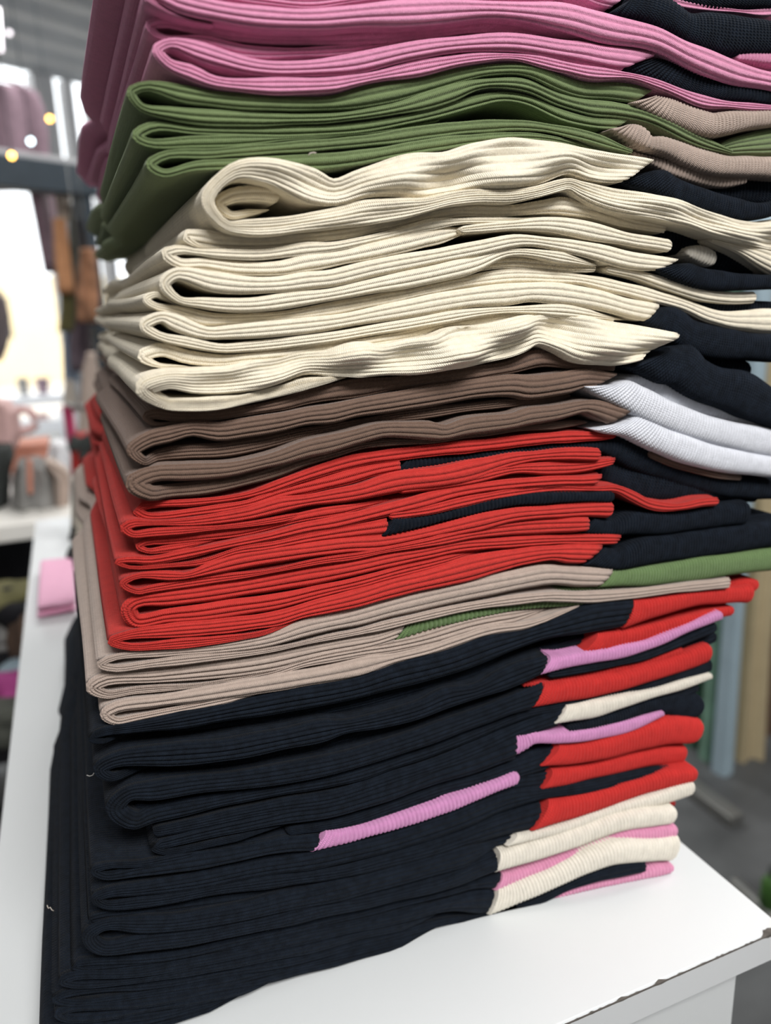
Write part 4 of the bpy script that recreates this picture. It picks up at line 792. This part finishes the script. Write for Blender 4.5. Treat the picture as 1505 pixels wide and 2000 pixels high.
# ---- hanging clothes beyond the right end of the pile
RB = 'clothes hanging on the rail beyond the panels'
def cloth2(name, label, cat, rows, y, mat, **kw): return tag(hang(name, rows, y, mat, None, **kw), label, cat, RB)
cloth2('hanging_dress', 'dark green dress hanging beyond the red and ivory panels', 'dress', [(420, 1400, 1500), (900, 1370, 1440), (1300, 1340, 1425), (1720, 1310, 1385)], 1.12, C['greenc'], thick=.06, folds=2, ny=40)
cloth2('hanging_dress', 'sage green dress hanging beside the powder blue one', 'dress', [(420, 1440, 1500), (900, 1410, 1450), (1300, 1384, 1422), (1712, 1348, 1388)], 1.04, C['sage'], thick=.05, folds=2, fold_amp=.006, ny=40)
cloth2('hanging_dress', 'slim powder blue dress hanging between sage green and sand', 'dress', [(420, 1470, 1520), (900, 1442, 1470), (1200, 1420, 1444), (1500, 1396, 1424), (1708, 1374, 1404)], 0.98, C['skyb'], thick=.05, folds=1, fold_amp=.004, ny=40)
cloth2('hanging_coat', 'broad sand coloured coat hanging beyond the panels', 'coat', [(420, 1490, 1600), (900, 1466, 1540), (1130, 1450, 1496), (1250, 1440, 1484), (1450, 1424, 1478), (1674, 1404, 1466)], 1.02, C['sand'], thick=.08, folds=2, fold_amp=.012, ny=40)
cloth2('hanging_coat', 'coffee brown coat hanging beside the sand coloured one', 'coat', [(420, 1580, 1720), (1000, 1510, 1620), (1400, 1476, 1570), (1712, 1454, 1510)], 1.08, C['coffee'], thick=.07, folds=2, ny=40)
cloth2('hanging_coat', 'black coat in the dark gap behind the sand coloured one', 'coat', [(420, 1500, 1640), (1000, 1470, 1600), (1500, 1450, 1540), (1640, 1440, 1530)], 1.30, C['black'], thick=.07, folds=2, ny=40)
zt = at(1490, 420, y=1.05)[2]+0.01; rr = thing('clothes_rail', 'grey steel clothes rail that holds the hanging dresses and coats', 'rack', (0, 0, 0))
xa, xb = at(1380, 420, y=1.05)[0]-.05, at(1640, 420, y=1.05)[0]+.45
tube('rail', [(xa, 1.08, zt), (xb, 1.08, zt)], .014, C['steel'], rr, 12)
for xx in (xa+.02, xb-.02):
    tube('upright', [(xx, 1.08, FZ+.03), (xx, 1.08, zt)], .013, C['steel'], rr, 10)
    box('foot', (xx-.02, .80, FZ), (xx+.02, 1.36, FZ+.03), C['steel'], rr, .004)
c_ = at(1508, 1742, z=FZ+.05); gb = thing('plastic_bottle', 'small leaf green bottle on the floor beyond the counter', 'bottle', (0, 0, 0))
tube('bottle_body', [(c_[0], c_[1], FZ), (c_[0], c_[1], FZ+.07), (c_[0], c_[1], FZ+.09)], [.022, .022, .010], C['leaf'], gb, 14)
tube('cap', [(c_[0], c_[1], FZ+.09), (c_[0], c_[1], FZ+.105)], .011, C['char'], gb, 10)
A_, B_ = at(1432, 1722, z=FZ+.012), at(1600, 1870, z=FZ+.012)
tag(tube('floor_pipe', [A_, B_], .012, C['steel'], None, 10), 'grey pipe lying on the dark floor beside the counter', 'pipe')

# ---- outside the window
pv = WO+nv*0.06
struct(link('pavement', meshdata('pavement', [(*(pv-dv*14), FZ-.05), (*(pv+dv*10), FZ-.05), (*(pv+dv*10+nv*16), FZ-.05), (*(pv-dv*14+nv*16), FZ-.05)], [(0, 1, 2, 3)]), None, C['pave']))
ds = thing('street_bench', 'white two tier bench outside the shop window', 'bench', (0, 0, 0))
def tier(px0, py0, px1, py1, th, y, name):
    P0, P1 = at(px0, py0, y=y), at(px1, py1, y=y); dd = P1-P0; L_ = np.linalg.norm(dd); hh = th/1500*(y+.3)
    V = []
    for q in (0, .34):
        for u_ in np.linspace(0, 1, 9):
            zz = P0+dd*u_+np.array([0, q, 0]); zz[2] += 0.012*math.sin(math.pi*u_)
            V += [zz, zz+np.array([0, 0, hh])]
    F = []
    for u_ in range(8):
        a = 2*u_; F += [(a, a+2, a+3, a+1), (a+18, a+19, a+21, a+20), (a+1, a+3, a+21, a+19), (a, a+18, a+20, a+2)]
    F += [(0, 1, 19, 18), (16, 34, 35, 17)]
    return link(name, meshdata(name, V, F), ds, C['whitep'])
SY = 7.6
tier(-40, 806, 124, 788, 17, SY, 'shelf'); tier(-40, 862, 126, 843, 22, SY, 'shelf')
for px_ in (118, -30):
    P_ = at(px_, 800, y=SY+.3); tube('post', [(P_[0], SY+.3, FZ-.05), (P_[0], SY+.3, P_[2]+.02)], .03, C['whitep'], ds, 10)
    P_ = at(px_, 800, y=SY+.04); tube('post', [(P_[0], SY+.04, FZ-.05), (P_[0], SY+.04, P_[2]+.0)], .03, C['whitep'], ds, 10)
def pot(px, py, label, mat, r, h):
    c0 = at(px, py, y=SY+.16); o_ = thing('flower_pot', label, 'pot', (0, 0, 0), 'pots on the street bench')
    tube('pot_body', [c0, c0+np.array([0, 0, h*.85])], [r*.75, r], mat, o_, 14); tube('rim', [c0+np.array([0, 0, h*.85]), c0+np.array([0, 0, h])], r*1.12, mat, o_, 14)
pot(49, 780, 'grey pot on the white street bench', C['greyc'], .05, .20)
pot(86, 771, 'mauve pot beside the grey one on the street bench', C['mauve'], .06, .16)
pot(84, 838, 'rosy pot on the lower tier of the street bench', C['pinkb'], .07, .15)
bd = thing('street_building', 'cream building across the street with a yellow awning', 'building', (0, 0, 0))
bo = WO+nv*9
obox(-14, 8, 0, 1.0, FZ-.05, 1.15, 'facade', C['fac'], bd, 0, bo)
for i in range(9): obox(-13+i*2.3, -11.8+i*2.3, -.03, .05, -.0, .75, 'shop_window', C['carg'] if i in (2, 7) else C['fac'], bd, 0, bo)
obox(-9.5, -4.0, -1.2, 0, -.22, -.08, 'awning', C['awn'], bd, .02, bo)

# ---- loose threads
def thread(pix, y, mat, label):
    tag(tube('loose_thread', [at(a, b, y=y) for a, b in pix], 0.00022, mat, None, 6), label, 'thread', 'loose threads on the pile')
thread([(92, 1768), (94, 1774), (98, 1772), (101, 1777), (105, 1779)], 0.05, C['ivoryc'], 'short white thread at the side of the black garments')
thread([(602, 303), (606, 299), (612, 298), (617, 299)], -0.0058, C['ivoryc'], 'cream lint thread on the lowest olive green garment')
thread([(169, 1514), (175, 1516), (181, 1514), (184, 1509)], 0.004, C['greyc'], 'grey hair thread at a black fold corner')
